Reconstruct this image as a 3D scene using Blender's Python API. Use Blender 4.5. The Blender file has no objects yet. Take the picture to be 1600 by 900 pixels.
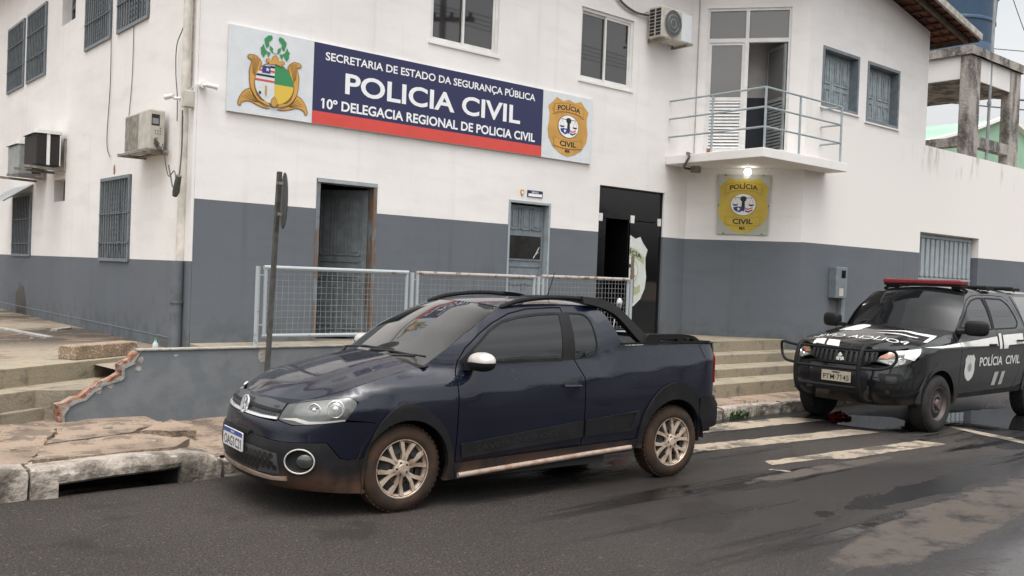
import bpy, bmesh, math, random
from mathutils import Vector, Matrix, geometry, kdtree
sc = bpy.context.scene
COL = sc.collection
rad = math.radians
random.seed(7)

# ------------------------------------------------------------------ camera
cam_d = bpy.data.cameras.new('camera'); cam = bpy.data.objects.new('camera', cam_d); COL.objects.link(cam)
yaw, pitch, roll = .69905, -.01471, -.0380
fw = Vector((math.sin(yaw)*math.cos(pitch), math.cos(yaw)*math.cos(pitch), math.sin(pitch)))
rt = Vector((math.cos(yaw), -math.sin(yaw), 0)); dn = fw.cross(rt)
r2 = rt*math.cos(roll)+dn*math.sin(roll); d2 = dn*math.cos(roll)-rt*math.sin(roll)
mw = Matrix((( r2.x, -d2.x, -fw.x, 0), (r2.y, -d2.y, -fw.y, 0), (r2.z, -d2.z, -fw.z, 1.77), (0, 0, 0, 1)))
cam.matrix_world = mw
cam_d.sensor_width = 36; cam_d.lens = 1460.9/1600*36; cam_d.clip_start = .05; cam_d.clip_end = 1500
sc.camera = cam

# ------------------------------------------------------------------ sky, sun, exposure (overcast)
SUN_EL, SUN_AZ = rad(74), rad(215)          # azimuth clockwise from +Y
wd = bpy.data.worlds.new('World'); sc.world = wd; wd.use_nodes = True
nt = wd.node_tree; nt.nodes.clear(); N = nt.nodes; L = nt.links
wo = N.new('ShaderNodeOutputWorld'); bg = N.new('ShaderNodeBackground'); bg.inputs['Strength'].default_value = .15
sky = N.new('ShaderNodeTexSky'); sky.sky_type = 'NISHITA'; sky.sun_disc = False
sky.sun_elevation = SUN_EL; sky.sun_rotation = SUN_AZ; sky.dust_density = 6; sky.air_density = 1.2
hs = N.new('ShaderNodeHueSaturation'); hs.inputs['Saturation'].default_value = .10
tc = N.new('ShaderNodeTexCoord'); mp = N.new('ShaderNodeMapping'); mp.inputs['Scale'].default_value = (1.2, 1.2, 3.2)
cl = N.new('ShaderNodeTexNoise'); cl.inputs['Scale'].default_value = 1.6; cl.inputs['Detail'].default_value = 6
cr = N.new('ShaderNodeValToRGB'); cr.color_ramp.elements[0].position = .34; cr.color_ramp.elements[1].position = .66
cr.color_ramp.elements[0].color = (.86, .87, .89, 1); cr.color_ramp.elements[1].color = (1.30, 1.295, 1.28, 1)
mx = N.new('ShaderNodeMix'); mx.data_type = 'RGBA'; mx.blend_type = 'MULTIPLY'; mx.inputs[0].default_value = 1
L.new(sky.outputs[0], hs.inputs['Color']); L.new(tc.outputs['Generated'], mp.inputs[0]); L.new(mp.outputs[0], cl.inputs['Vector'])
L.new(cl.outputs['Fac'], cr.inputs[0]); L.new(hs.outputs[0], mx.inputs[6]); L.new(cr.outputs[0], mx.inputs[7])
L.new(mx.outputs[2], bg.inputs['Color']); L.new(bg.outputs[0], wo.inputs[0])
sd = bpy.data.lights.new('sun', 'SUN'); sd.energy = .5; sd.angle = rad(80); sd.color = (1, .96, .9)
sun = bpy.data.objects.new('sun', sd); COL.objects.link(sun)
sdir = Vector((math.sin(SUN_AZ)*math.cos(SUN_EL), math.cos(SUN_AZ)*math.cos(SUN_EL), math.sin(SUN_EL)))
sun.rotation_euler = sdir.to_track_quat('Z', 'Y').to_euler(); sun.location = (0, -10, 30)
vs = sc.view_settings; vs.view_transform = 'Standard'; vs.look = 'None'; vs.gamma = 1; vs.exposure = 0.80
try: vs.use_curve_mapping = False
except Exception: pass
sc.cycles.max_bounces = 8; sc.cycles.glossy_bounces = 4; sc.cycles.diffuse_bounces = 4; sc.cycles.use_denoising = True

# ------------------------------------------------------------------ materials
def _n(nt, t, **k):
    n = nt.nodes.new(t)
    for a, b in k.items(): setattr(n, a, b)
    return n
class MB:
    """small procedural material builder"""
    def __init__(s, name, col=(.5, .5, .5), rough=.6, metal=0, coat=0, spec=.5):
        s.m = bpy.data.materials.new(name); s.m.use_nodes = True; s.nt = s.m.node_tree
        s.p = s.nt.nodes['Principled BSDF']; s.L = s.nt.links
        s.p.inputs['Base Color'].default_value = (*col, 1); s.p.inputs['Roughness'].default_value = rough
        s.p.inputs['Metallic'].default_value = metal; s.p.inputs['Coat Weight'].default_value = coat
        s.p.inputs['Coat Roughness'].default_value = .04; s.p.inputs['Specular IOR Level'].default_value = spec
        r = _n(s.nt, 'ShaderNodeRGB'); r.outputs[0].default_value = (*col, 1); s.c = r.outputs[0]; s.pos = None; s.h = None; s.r = None; s.rv = rough
    def P(s, scale=(1, 1, 1), off=(0, 0, 0), rot=(0, 0, 0)):
        g = _n(s.nt, 'ShaderNodeTexCoord'); m = _n(s.nt, 'ShaderNodeMapping'); m.inputs['Scale'].default_value = scale
        m.inputs['Location'].default_value = off; m.inputs['Rotation'].default_value = rot
        s.L.new(g.outputs['Object'], m.inputs[0]); return m.outputs[0]
    def noise(s, sc_, detail=4, scale=(1, 1, 1), lo=.4, hi=.6, rough=.55, off=(0, 0, 0), dist=0, rot=(0, 0, 0)):
        t = _n(s.nt, 'ShaderNodeTexNoise'); t.inputs['Scale'].default_value = sc_; t.inputs['Detail'].default_value = detail
        t.inputs['Roughness'].default_value = rough; t.inputs['Distortion'].default_value = dist
        s.L.new(s.P(scale, off, rot), t.inputs['Vector']); return s.ramp(t.outputs['Fac'], lo, hi)
    def ramp(s, o, lo, hi, a=0, b=1):
        r = _n(s.nt, 'ShaderNodeMapRange'); r.inputs[1].default_value = lo; r.inputs[2].default_value = hi
        r.inputs[3].default_value = a; r.inputs[4].default_value = b; r.interpolation_type = 'SMOOTHSTEP'
        s.L.new(o, r.inputs[0]); return r.outputs[0]
    def mul(s, a, b, op='MULTIPLY'):
        m = _n(s.nt, 'ShaderNodeMath', operation=op)
        for i, o in enumerate((a, b)):
            if isinstance(o, (int, float)): m.inputs[i].default_value = o
            else: s.L.new(o, m.inputs[i])
        return m.outputs[0]
    def axis(s, i):
        x = _n(s.nt, 'ShaderNodeSeparateXYZ'); g = _n(s.nt, 'ShaderNodeTexCoord'); s.L.new(g.outputs['Object'], x.inputs[0]); return x.outputs[i]
    def col(s, fac, c, k=1.0):
        m = _n(s.nt, 'ShaderNodeMix', data_type='RGBA')
        if isinstance(fac, (int, float)): m.inputs[0].default_value = fac
        else: s.L.new(s.mul(fac, k), m.inputs[0])
        s.L.new(s.c, m.inputs[6])
        if isinstance(c, tuple): m.inputs[7].default_value = (*c, 1)
        else: s.L.new(c, m.inputs[7])
        s.c = m.outputs[2]; return s
    def rgh(s, fac, v):
        m = _n(s.nt, 'ShaderNodeMix', data_type='FLOAT'); s.L.new(fac, m.inputs[0])
        if s.r is None: m.inputs[2].default_value = s.rv
        else: s.L.new(s.r, m.inputs[2])
        m.inputs[3].default_value = v; s.r = m.outputs[0]; return s
    def bump(s, o, dist, strength=1.0):
        b = _n(s.nt, 'ShaderNodeBump'); b.inputs['Distance'].default_value = dist
        if isinstance(strength, (int, float)): b.inputs['Strength'].default_value = strength
        else: s.L.new(strength, b.inputs['Strength'])
        s.L.new(o, b.inputs['Height'])
        if s.h is not None: s.L.new(s.h, b.inputs['Normal'])
        s.h = b.outputs[0]; return s
    def ell(s, c, r, a, soft):
        """soft-edged patch: a noisy ellipse at a place on the ground"""
        g = _n(s.nt, 'ShaderNodeTexCoord'); m = _n(s.nt, 'ShaderNodeMapping', vector_type='TEXTURE'); m.inputs['Location'].default_value = (*c, 0); m.inputs['Scale'].default_value = (*r, 1e6); m.inputs['Rotation'].default_value = (0, 0, a)
        s.L.new(g.outputs['Object'], m.inputs[0]); l = _n(s.nt, 'ShaderNodeVectorMath', operation='LENGTH'); s.L.new(m.outputs[0], l.inputs[0])
        n = s.noise(2.6, 8, lo=0, hi=1, rough=.62, off=(c[0], c[1], 0), scale=(.7, 1.6, 1)); return s.ramp(s.mul(l.outputs['Value'], s.mul(n, soft*1.6), 'ADD'), 1.12+soft*.8, .94+soft*.8)
    def done(s):
        s.L.new(s.c, s.p.inputs['Base Color'])
        if s.r is not None: s.L.new(s.r, s.p.inputs['Roughness'])
        if s.h is not None: s.L.new(s.h, s.p.inputs['Normal'])
        return s.m
def mat(name, col, rough=.6, metal=0, coat=0, var=.12, scale=6, bump=0, bscale=60, spec=.5):
    b = MB(name, col, rough, metal, coat, spec)
    if var: b.col(b.noise(scale, 5, lo=.3, hi=.7), tuple(c*(1-var*2) for c in col), .8)
    if bump: b.bump(b.noise(bscale, 3, lo=0, hi=1), bump)
    return b.done()
M = {}
def wallpaint(name, col, stain, amt):
    b = MB(name, col, .75, spec=.3)
    b.col(b.noise(.6, 6, lo=.35, hi=.75), tuple(c*.90 for c in col)); b.col(b.noise(2.0, 6, scale=(.5, .5, 2.2), lo=.45, hi=.75, off=(5, 3, 1)), tuple(c*.88 for c in col), .8); b.col(b.mul(b.noise(5, 7, lo=.42, hi=.62), b.ramp(b.axis(2), 1.15, .62)), stain, amt*.9)
    b.col(b.noise(2.2, 7, scale=(2.6, 2.6, .16), lo=.55, hi=.8), stain, amt*.55)         # rain streaks
    b.col(b.noise(1.1, 8, lo=.62, hi=.78, off=(3, 1, 2)), stain, amt*.6)
    b.col(b.noise(9, 6, lo=.70, hi=.74, off=(7, 2, 2)), tuple(c*.6 for c in stain), amt*.5)
    b.bump(b.noise(1.3, 5, lo=0, hi=1), .02, .5); b.bump(b.noise(70, 3, lo=0, hi=1), .0022, .7)
    return b.done()
M['white'] = wallpaint('white_wall_paint', (.795, .768, .745), (.46, .42, .37), .40)
M['grey'] = wallpaint('grey_wall_paint', (.128, .142, .160), (.09, .095, .095), .9)
b = MB('dirty_white_parapet', (.78, .745, .71), .8)
b.col(b.mul(b.mul(b.noise(2.0, 8, scale=(2.2, 2.2, .5), lo=.52, hi=.70), b.ramp(b.axis(2), 3.95, 4.62)), b.ramp(b.axis(0), 8.5, 11)), (.24, .20, .17), .7)
b.bump(b.noise(60, 3, lo=0, hi=1), .003); M['parapet'] = b.done()
b = MB('weathered_concrete', (.36, .33, .30), .9)
b.col(b.noise(2.2, 8, scale=(1.5, 1.5, .5), lo=.40, hi=.62), (.085, .075, .065), .95); b.col(b.noise(14, 6, lo=.45, hi=.75), (.48, .45, .42), .4)
b.bump(b.noise(18, 7, lo=0, hi=1), .015); M['concrete_old'] = b.done()
b = MB('step_concrete', (.27, .228, .162), .88)
b.col(b.noise(1.7, 7, lo=.4, hi=.75), (.19, .165, .125)); b.col(b.noise(7, 7, lo=.52, hi=.72), (.10, .088, .07), .7); b.col(b.noise(45, 4, lo=.55, hi=.7), (.33, .29, .22), .4)
b.bump(b.noise(30, 6, lo=0, hi=1), .006); M['step'] = b.done()
b = MB('pavement_concrete', (.30, .225, .165), .9)
b.col(b.noise(1.1, 7, lo=.42, hi=.70), (.20, .145, .105)); b.col(b.noise(4, 8, lo=.53, hi=.68, rough=.65), (.095, .07, .052), .7); b.col(b.noise(25, 5, lo=.5, hi=.8), (.30, .235, .18), .5); b.col(b.noise(70, 3, lo=.6, hi=.7), (.05, .04, .03), .5)
b.col(b.noise(2.2, 9, lo=.535, hi=.565, rough=.7, off=(3, 7, 0)), (.055, .042, .034), .55); b.bump(b.noise(3.5, 8, lo=0, hi=1), .03, .6); b.bump(b.noise(28, 7, lo=0, hi=1), .018); M['pave'] = b.done()
b = MB('kerb_concrete', (.34, .295, .25), .9)
b.col(b.noise(3, 8, lo=.42, hi=.64, rough=.65), (.085, .07, .056), .95); b.col(b.noise(9, 6, lo=.58, hi=.7), (.50, .46, .41), .75); b.col(b.noise(40, 5, lo=.56, hi=.7), (.06, .05, .04), .5)
b.bump(b.noise(12, 8, lo=0, hi=1), .03); M['kerb'] = b.done()
b = MB('yard_dirt', (.27, .225, .17), .95)
b.col(b.mul(b.noise(.55, 8, lo=.38, hi=.56, off=(2, 0, 0)), b.ramp(b.axis(1), 11.6, 13.4)), (.045, .035, .027), .95); b.col(b.noise(2.5, 8, lo=.5, hi=.66), (.20, .13, .085), .8)
b.col(b.noise(16, 6, lo=.6, hi=.75), (.45, .38, .30), .7); b.bump(b.noise(16, 8, lo=0, hi=1), .03); M['yard'] = b.done()
# asphalt: speckled aggregate, damp lanes and streaks drawn out along the street, dried mud in soft patches
b = MB('asphalt', (.033, .028, .0255), .82, spec=.3)
b.col(b.noise(.5, 6, lo=.35, hi=.7), (.047, .040, .035)); b.col(b.noise(75, 3, lo=.54, hi=.66), (.15, .118, .095), .66); b.col(b.noise(62, 3, lo=.54, hi=.64, off=(5, 5, 0)), (.007, .006, .006), .9); b.col(b.noise(24, 3, lo=.62, hi=.70, off=(2, 5, 0)), (.16, .13, .11), .5)
b.col(b.noise(1.6, 7, lo=.56, hi=.68, off=(4, 1, 0)), (.016, .014, .013), .55)
right = b.ramp(b.axis(0), 3.4, 6.6)
wet = b.mul(b.noise(.42, 6, scale=(.45, 1.5, 1), lo=.36, hi=.54, off=(1.7, .3, 0), dist=.5, rot=(0, 0, .12)), right)
str_ = b.mul(b.noise(1.2, 7, scale=(.16, 1.7, 1), lo=.53, hi=.60, off=(2, 1.1, 0), rot=(0, 0, .25)), right)
fresh = b.mul(b.ell((8.6, 3.95), (1.9, .16), .02, 1.1), 1.0); spot = b.ell((5.7, 4.40), (.5, .25), .35, .9); spot2 = b.ell((12.6, 4.85), (1.5, .5), .15, .8)
pool = b.mul(b.mul(b.ramp(b.axis(1), 3.5, 2.5), b.ramp(b.axis(0), 4.2, 6.0)), b.noise(1.1, 6, scale=(.5, 1.3, 1), lo=.22, hi=.44, off=(.4, .2, 0)))
pool = b.mul(pool, b.mul(b.ramp(b.axis(1), 4.9, 3.6), b.mul(b.ramp(b.axis(0), 8.0, 9.5), .8)), 'MAXIMUM')
b.col(wet, (.020, .018, .018), .75); b.col(str_, (.008, .008, .0085), .9); b.col(fresh, (.007, .007, .0075), .9); b.col(spot, (.014, .012, .012), .5); b.col(spot2, (.009, .008, .008), .9); b.col(pool, (.034, .032, .032), .85)
b.rgh(wet, .34); b.rgh(str_, .14); b.rgh(fresh, .14); b.rgh(spot2, .2); b.rgh(pool, .12)
mud = b.mul(b.ell((7.45, 3.30), (2.05, .30), .10, .55), b.ell((8.25, 4.93), (1.25, .10), -.01, .6), 'MAXIMUM')
b.col(b.mul(mud, b.noise(3, 9, lo=.36, hi=.52, rough=.7)), (.082, .067, .056), .85); b.rgh(mud, .72)
dry = b.mul(1, b.mul(b.mul(pool, str_, 'MAXIMUM'), b.mul(wet, .7), 'MAXIMUM'), 'SUBTRACT')
b.bump(b.noise(75, 3, lo=.3, hi=.7), .007, b.mul(dry, .95)); b.bump(b.noise(1.6, 4, lo=0, hi=1), .03, .4); M['asphalt'] = b.done()
b = MB('road_paint', (.34, .278, .205), .8)
b.col(b.noise(2.4, 9, lo=.48, hi=.57, rough=.72), (.05, .043, .038), .97); b.col(b.noise(.9, 5, lo=.4, hi=.7), (.27, .225, .17), .8); b.col(b.noise(60, 3, lo=.52, hi=.66), (.22, .19, .16), .6)
b.bump(b.noise(120, 3, lo=.2, hi=.8), .004); M['roadpaint'] = b.done()
b = MB('dried_mud', (.115, .094, .078), .7)
b.col(b.noise(3, 9, lo=.44, hi=.62, rough=.7), (.060, .052, .047), .8); b.col(b.noise(110, 2, lo=.55, hi=.7), (.19, .16, .13), .5)
b.bump(b.noise(120, 3, lo=.2, hi=.8), .005); M['mud'] = b.done()
b = MB('puddle_water', (.012, .012, .012), .03, spec=.6); b.bump(b.noise(5, 3, lo=0, hi=1), .003, .3); M['puddle'] = b.done()
b = MB('damp_asphalt', (.013, .012, .012), .24, spec=.5); b.bump(b.noise(120, 3, lo=.2, hi=.8), .004, .7); M['damp'] = b.done()
b = MB('red_brick', (.29, .10, .05), .9); b.col(b.noise(13, 6, lo=.38, hi=.60), (.33, .27, .22), .85); b.col(b.noise(6, 5, lo=.55, hi=.66), (.07, .045, .035), .8); b.bump(b.noise(20, 7, lo=0, hi=1), .03); M['brick'] = b.done()
b = MB('granite_beam', (.25, .175, .115), .85); b.col(b.noise(45, 4, lo=.5, hi=.66), (.48, .40, .32), .8); b.col(b.noise(6, 6, lo=.5, hi=.7), (.12, .085, .06), .6); b.bump(b.noise(40, 5, lo=0, hi=1), .012); M['beam'] = b.done()
M['lowwall'] = wallpaint('weathered_grey_paint', (.140, .156, .170), (.21, .215, .215), .42)
M['plaster'] = mat('bare_plaster', (.36, .335, .30), .9, var=.2, scale=12, bump=.01, bscale=30)
M['alu'] = mat('aluminium_frame', (.72, .71, .69), .4, var=.08)
M['bluegrey'] = mat('blue_grey_paint', (.18, .21, .232), .5, var=.16, scale=9)
M['palegrey'] = mat('pale_grey_paint', (.33, .375, .395), .5, var=.12, scale=7)
M['louverdk'] = mat('dark_grey_shutter_paint', (.25, .285, .305), .55, var=.25, scale=10)
M['barpaint'] = mat('slate_bar_paint', (.14, .165, .18), .5, var=.2, scale=9)
M['louver'] = mat('grey_shutter_paint', (.32, .37, .39), .55, var=.2, scale=10)
M['doorpaint'] = mat('grey_door_paint', (.135, .152, .163), .5, var=.2, scale=8)
b = MB('worn_door_frame', (.15, .18, .20), .7); b.col(b.noise(9, 6, scale=(1, 1, .3), lo=.42, hi=.56), (.14, .095, .068)); M['wornframe'] = b.done()
M['glass'] = mat('dark_window_glass', (.022, .021, .022), .03, var=0, spec=1.0)
M['blackglass'] = mat('black_glass', (.006, .006, .007), .03, var=0, spec=.5)
M['greyglass'] = mat('sky_toned_glass', (.15, .147, .142), .05, var=0, spec=.8)  # pale base colour stands in for bright sky reflected in the panes
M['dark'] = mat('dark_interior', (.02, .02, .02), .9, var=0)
M['intdark'] = mat('dark_interior_dado', (.045, .05, .065), .6)
M['intwall'] = mat('interior_wall_paint', (.10, .10, .10), .9)
M['whitepl'] = mat('white_plastic', (.78, .77, .74), .45, var=.08, scale=8)
M['acgrey'] = mat('aged_beige_metal', (.52, .49, .43), .5, var=.16, scale=7)
M['accoil'] = mat('dark_coil', (.018, .015, .014), .7, var=.3, scale=40)
M['acpanel'] = mat('grey_metal_panel', (.30, .32, .32), .35, var=.2, scale=4)
M['acrust'] = mat('old_bracket_metal', (.30, .27, .23), .7, var=.3, scale=12)
M['blackpl'] = mat('black_plastic', (.018, .018, .02), .45, var=.1)
M['cable'] = mat('cable_sheath', (.10, .095, .09), .7, var=.2, scale=20)
M['cablew'] = mat('pale_cable', (.45, .43, .40), .7, var=.2)
M['pvcw'] = mat('old_white_pipe', (.70, .655, .59), .5, var=.2, scale=5)
M['tileclay'] = mat('clay_tile', (.27, .085, .05), .85, var=.4, scale=5, bump=.01, bscale=14)
M['eavewood'] = mat('pale_verge_board', (.50, .46, .41), .8, var=.3, scale=6)
M['tankblue'] = mat('blue_tank_plastic', (.026, .066, .125), .45, var=.1)
M['green_house'] = mat('pale_green_wall', (.34, .55, .40), .85, var=.2, scale=.5)
b = MB('fence_paint', (.36, .395, .41), .5); b.col(b.noise(9, 7, lo=.60, hi=.68), (.16, .075, .035), .9); M['fence'] = b.done()
b = MB('rusty_fence_rail', (.34, .32, .30), .7); b.col(b.noise(11, 7, lo=.52, hi=.64), (.17, .085, .04), .95); M['rustrail'] = b.done()
M['wire'] = mat('galvanised_wire', (.27, .285, .29), .5, var=.2)
M['pole'] = mat('weathered_post', (.075, .073, .066), .8, var=.3, scale=12)
M['signback'] = mat('dull_sign_back', (.055, .058, .06), .6, var=.3, scale=9)
M['signwhite'] = mat('sign_board_white', (.66, .69, .71), .35, var=.05)
M['signnavy'] = mat('sign_navy', (.019, .022, .082), .35, var=.04)
M['signred'] = mat('sign_red', (.63, .07, .055), .35, var=.04)
M['letter'] = mat('sign_letter_white', (.80, .81, .82), .4, var=0)
M['gold'] = mat('badge_gold', (.60, .33, .075), .4, var=.12, scale=3)
M['golddk'] = mat('badge_dark_gold', (.24, .12, .02), .5, var=0)
M['yellow'] = mat('badge_yellow', (.58, .42, .045), .3, var=.12, scale=2.5)
M['yellowdk'] = mat('badge_dark_yellow', (.36, .25, .02), .4, var=0)
M['ink'] = mat('ink_black', (.010, .010, .010), .4, var=0)
M['sgreen'] = mat('sign_green', (.035, .24, .085), .4, var=0)
M['syellow'] = mat('sign_yellow', (.66, .46, .06), .4, var=0)
M['sblue'] = mat('sign_blue', (.02, .035, .20), .4, var=0)
M['acryl'] = mat('acrylic_board', (.42, .43, .37), .12, var=.04, spec=.5)
M['decal'] = mat('white_decal', (.62, .66, .62), .5, var=.08)
M['decaldim'] = mat('pale_olive_decal', (.40, .43, .26), .5, var=.05)
M['leaf'] = mat('leaf_green', (.055, .095, .025), .6, var=.3, scale=3)
M['leaf2'] = mat('leaf_dark_green', (.030, .060, .018), .6, var=.3, scale=3)
M['bark'] = mat('bark', (.12, .09, .065), .9, var=.3, scale=8)
M['bottle'] = mat('clear_plastic', (.42, .46, .46), .1, var=0)
M['bottlecap'] = mat('green_cap', (.03, .28, .12), .4, var=0)
M['redpl'] = mat('red_plastic', (.10, .006, .006), .25, var=.1)
lm = MB('lamp_glow', (.9, .9, .85), .4); lm.p.inputs['Emission Color'].default_value = (1, .97, .9, 1); lm.p.inputs['Emission Strength'].default_value = 7; M['glow'] = lm.done()

# ------------------------------------------------------------------ mesh helpers
W = {}
class G:
    def __init__(s): s.v, s.f, s.m, s.s, s.n = [], [], [], [], {}
    def add(s, vv, ff, m=0, sm=False):
        o = len(s.v); s.v += [tuple(p) for p in vv]
        for f in ff: s.f.append(tuple(i+o for i in f)); s.m.append(m); s.s.append(sm)
        return s
    def box(s, a, b, m=0):
        (x0, y0, z0), (x1, y1, z1) = a, b
        return s.add([(x0,y0,z0),(x1,y0,z0),(x1,y1,z0),(x0,y1,z0),(x0,y0,z1),(x1,y0,z1),(x1,y1,z1),(x0,y1,z1)],
                     [(0,3,2,1),(4,5,6,7),(0,1,5,4),(1,2,6,5),(2,3,7,6),(3,0,4,7)], m)
    def obox(s, mtx, a, b, m=0):
        g = G().box(a, b); return s.add([mtx @ Vector(p) for p in g.v], g.f, m)
    def bar(s, p, q, w, h=None, m=0, up=(0, 0, 1)):
        h = h or w; p, q = Vector(p), Vector(q); d = (q-p).normalized(); u = Vector(up)
        if abs(d.dot(u)) > .95: u = Vector((1, 0, 0)) if abs(d.x) < .9 else Vector((0, 1, 0))
        a = d.cross(u).normalized()*w/2; b_ = a.cross(d).normalized()*h/2
        vv = [p-a-b_, p+a-b_, p+a+b_, p-a+b_, q-a-b_, q+a-b_, q+a+b_, q-a+b_]
        return s.add(vv, [(0,1,2,3),(7,6,5,4),(0,4,5,1),(1,5,6,2),(2,6,7,3),(3,7,4,0)], m)
    def tube(s, pts, r, n=8, m=0, sm=True):
        pts = [Vector(p) for p in pts]; vv, ff = [], []; a = None
        for i, p in enumerate(pts):
            d = (pts[min(i+1, len(pts)-1)]-pts[max(i-1, 0)]).normalized()
            if a is None:
                a = d.orthogonal().normalized()
            a = (a-d*a.dot(d)).normalized(); b_ = d.cross(a); rr = r[i] if isinstance(r, (list, tuple)) else r
            for k in range(n):
                t = 2*math.pi*k/n; vv.append(p+a*math.cos(t)*rr+b_*math.sin(t)*rr)
        for i in range(len(pts)-1):
            for k in range(n): ff.append((i*n+k, i*n+(k+1) % n, (i+1)*n+(k+1) % n, (i+1)*n+k))
        s.add(vv, ff, m, sm); o = len(vv)-n
        s.add(vv[:n], [tuple(range(n))[::-1]], m); s.add(vv[o:], [tuple(range(n))], m); return s
    def lathe(s, prof, mtx, n=32, m=0, sm=True, mats=None):
        vv, ff = [], []
        for r, h in prof:
            for k in range(n): t = 2*math.pi*k/n; vv.append(mtx @ Vector((r*math.cos(t), r*math.sin(t), h)))
        o = len(s.v); s.v += [tuple(p) for p in vv]
        for i in range(len(prof)-1):
            for k in range(n):
                s.f.append((o+i*n+k, o+i*n+(k+1) % n, o+(i+1)*n+(k+1) % n, o+(i+1)*n+k)); s.m.append(mats[i] if mats else m); s.s.append(sm)
        return s
    def poly(s, loops, fn, d0=0, depth=0, m=0, side=None):
        """flat polygon (list of loops, first the outline) at offset d0, with a rim going in by depth"""
        if not isinstance(loops[0][0], (tuple, list)): loops = [loops]
        vs_ = [[Vector((u, v, 0)) for u, v in l] for l in loops]
        tris = geometry.tessellate_polygon(vs_); flat = [p for l in loops for p in l]
        s.add([fn(u, v, d0) for u, v in flat], tris, m)
        if depth:
            for l in loops:
                n = len(l); s.add([fn(u, v, d0) for u, v in l]+[fn(u, v, d0-depth) for u, v in l], [(i, (i+1) % n, n+(i+1) % n, n+i) for i in range(n)], m if side is None else side)
        return s
    def panel(s, loops, fn, sp=.05, d0=0, depth=0, m=0, side=None, sm=True):
        """polygon laid on a curved surface fn(u,v,offset): finely triangulated"""
        if not isinstance(loops[0][0], (tuple, list)): loops = [loops]
        dl = [densify(l, sp) for l in loops]; pts = [p for l in dl for p in l]; ed = []; o = 0
        for l in dl: ed += [(o+i, o+(i+1) % len(l)) for i in range(len(l))]; o += len(l)
        kd = kdtree.KDTree(len(pts))
        for i, p in enumerate(pts): kd.insert((p[0], p[1], 0), i)
        kd.balance(); us = [p[0] for p in dl[0]]; vs_ = [p[1] for p in dl[0]]
        nb = len(pts); j = 0; y = min(vs_)+sp*.5
        while y < max(vs_):
            x = min(us)+sp*(.5 if j % 2 else 1.0)
            while x < max(us):
                if kd.find((x, y, 0))[2] > sp*.55 and inside(x, y, dl): pts.append((x, y))
                x += sp
            y += sp*.87; j += 1
        r = geometry.delaunay_2d_cdt([Vector(p) for p in pts], ed, [], 0, 1e-6)
        ov, of, orig = r[0], r[2], r[3]
        ff = [f for f in of if inside(sum(ov[i].x for i in f)/3, sum(ov[i].y for i in f)/3, dl)]
        if sm:                                                    # true surface normals, so that reflections run clean over the triangles
            e = .010
            for i, p in enumerate(ov):
                a, b_, c, d = (Vector(fn(p.x+q, p.y+w, d0)) for q, w in ((e, 0), (-e, 0), (0, e), (0, -e))); k = (a-b_).cross(c-d)
                if k.length > 1e-9: s.n[len(s.v)+i] = k.normalized()
        s.add([fn(p.x, p.y, d0) for p in ov], ff, m, sm)
        if depth:
            for l in dl:
                n = len(l); s.add([fn(u, v, d0) for u, v in l]+[fn(u, v, d0-depth) for u, v in l], [(i, (i+1) % n, n+(i+1) % n, n+i) for i in range(n)], m if side is None else side)
        return s
    def mirror(s):
        o = len(s.v); n = len(s.f); s.v += [(x, -y, z) for x, y, z in s.v]
        for i in range(n): s.f.append(tuple(k+o for k in reversed(s.f[i]))); s.m.append(s.m[i]); s.s.append(s.s[i])
        return s
    def flipped(s):
        g = G(); g.v = [(x, -y, z) for x, y, z in s.v]; g.f = [tuple(reversed(f)) for f in s.f]; g.m = s.m[:]; g.s = s.s[:]; g.n = {k: Vector((v.x, -v.y, v.z)) for k, v in s.n.items()}; return g
    def build(s, name, mats, parent=None, local=False, bevel=0, recalc=False, ang=38, label=None):
        if not isinstance(mats, (list, tuple)): mats = [mats]
        vv = s.v; wm = Matrix.Identity(4)
        if parent is not None:
            wm = W[parent.name]
            if not local: inv = wm.inverted(); vv = [inv @ Vector(p) for p in vv]
        me = bpy.data.meshes.new(name); me.from_pydata([tuple(p) for p in vv], [], s.f)
        for mm in mats: me.materials.append(M[mm] if isinstance(mm, str) else mm)
        me.polygons.foreach_set('material_index', s.m); me.polygons.foreach_set('use_smooth', s.s); me.update()
        if recalc or bevel:
            bm = bmesh.new(); bm.from_mesh(me)
            if not s.n: bmesh.ops.remove_doubles(bm, verts=bm.verts, dist=1e-5)
            bmesh.ops.recalc_face_normals(bm, faces=bm.faces); bm.to_mesh(me); bm.free()
        if s.n:
            nl = [None]*len(me.loops)
            for p in me.polygons:
                for li in p.loop_indices:
                    k = s.n.get(me.loops[li].vertex_index)
                    nl[li] = p.normal.copy() if k is None or not p.use_smooth else (k if k.dot(p.normal) > 0 else -k)
            me.normals_split_custom_set(nl)
        elif any(s.s): me.set_sharp_from_angle(angle=rad(ang))
        o = bpy.data.objects.new(name, me); COL.objects.link(o)
        if parent is not None: o.parent = parent; W[o.name] = wm
        else: W[o.name] = Matrix.Identity(4)
        if bevel: md = o.modifiers.new('bevel', 'BEVEL'); md.width = bevel; md.segments = 2; md.limit_method = 'ANGLE'; md.angle_limit = rad(40)
        if label: o['label'] = label
        return o
def inside(x, y, loops):
    c = False
    for l in loops:
        j = len(l)-1
        for i in range(len(l)):
            (x0, y0), (x1, y1) = l[i], l[j]
            if (y0 > y) != (y1 > y) and x < (x1-x0)*(y-y0)/(y1-y0)+x0: c = not c
            j = i
    return c
def densify(l, sp):
    out = []
    for i in range(len(l)):
        a, b_ = l[i], l[(i+1) % len(l)]; n = max(1, int(math.dist(a, b_)/sp+.5))
        for k in range(n): out.append((a[0]+(b_[0]-a[0])*k/n, a[1]+(b_[1]-a[1])*k/n))
    return out
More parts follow.
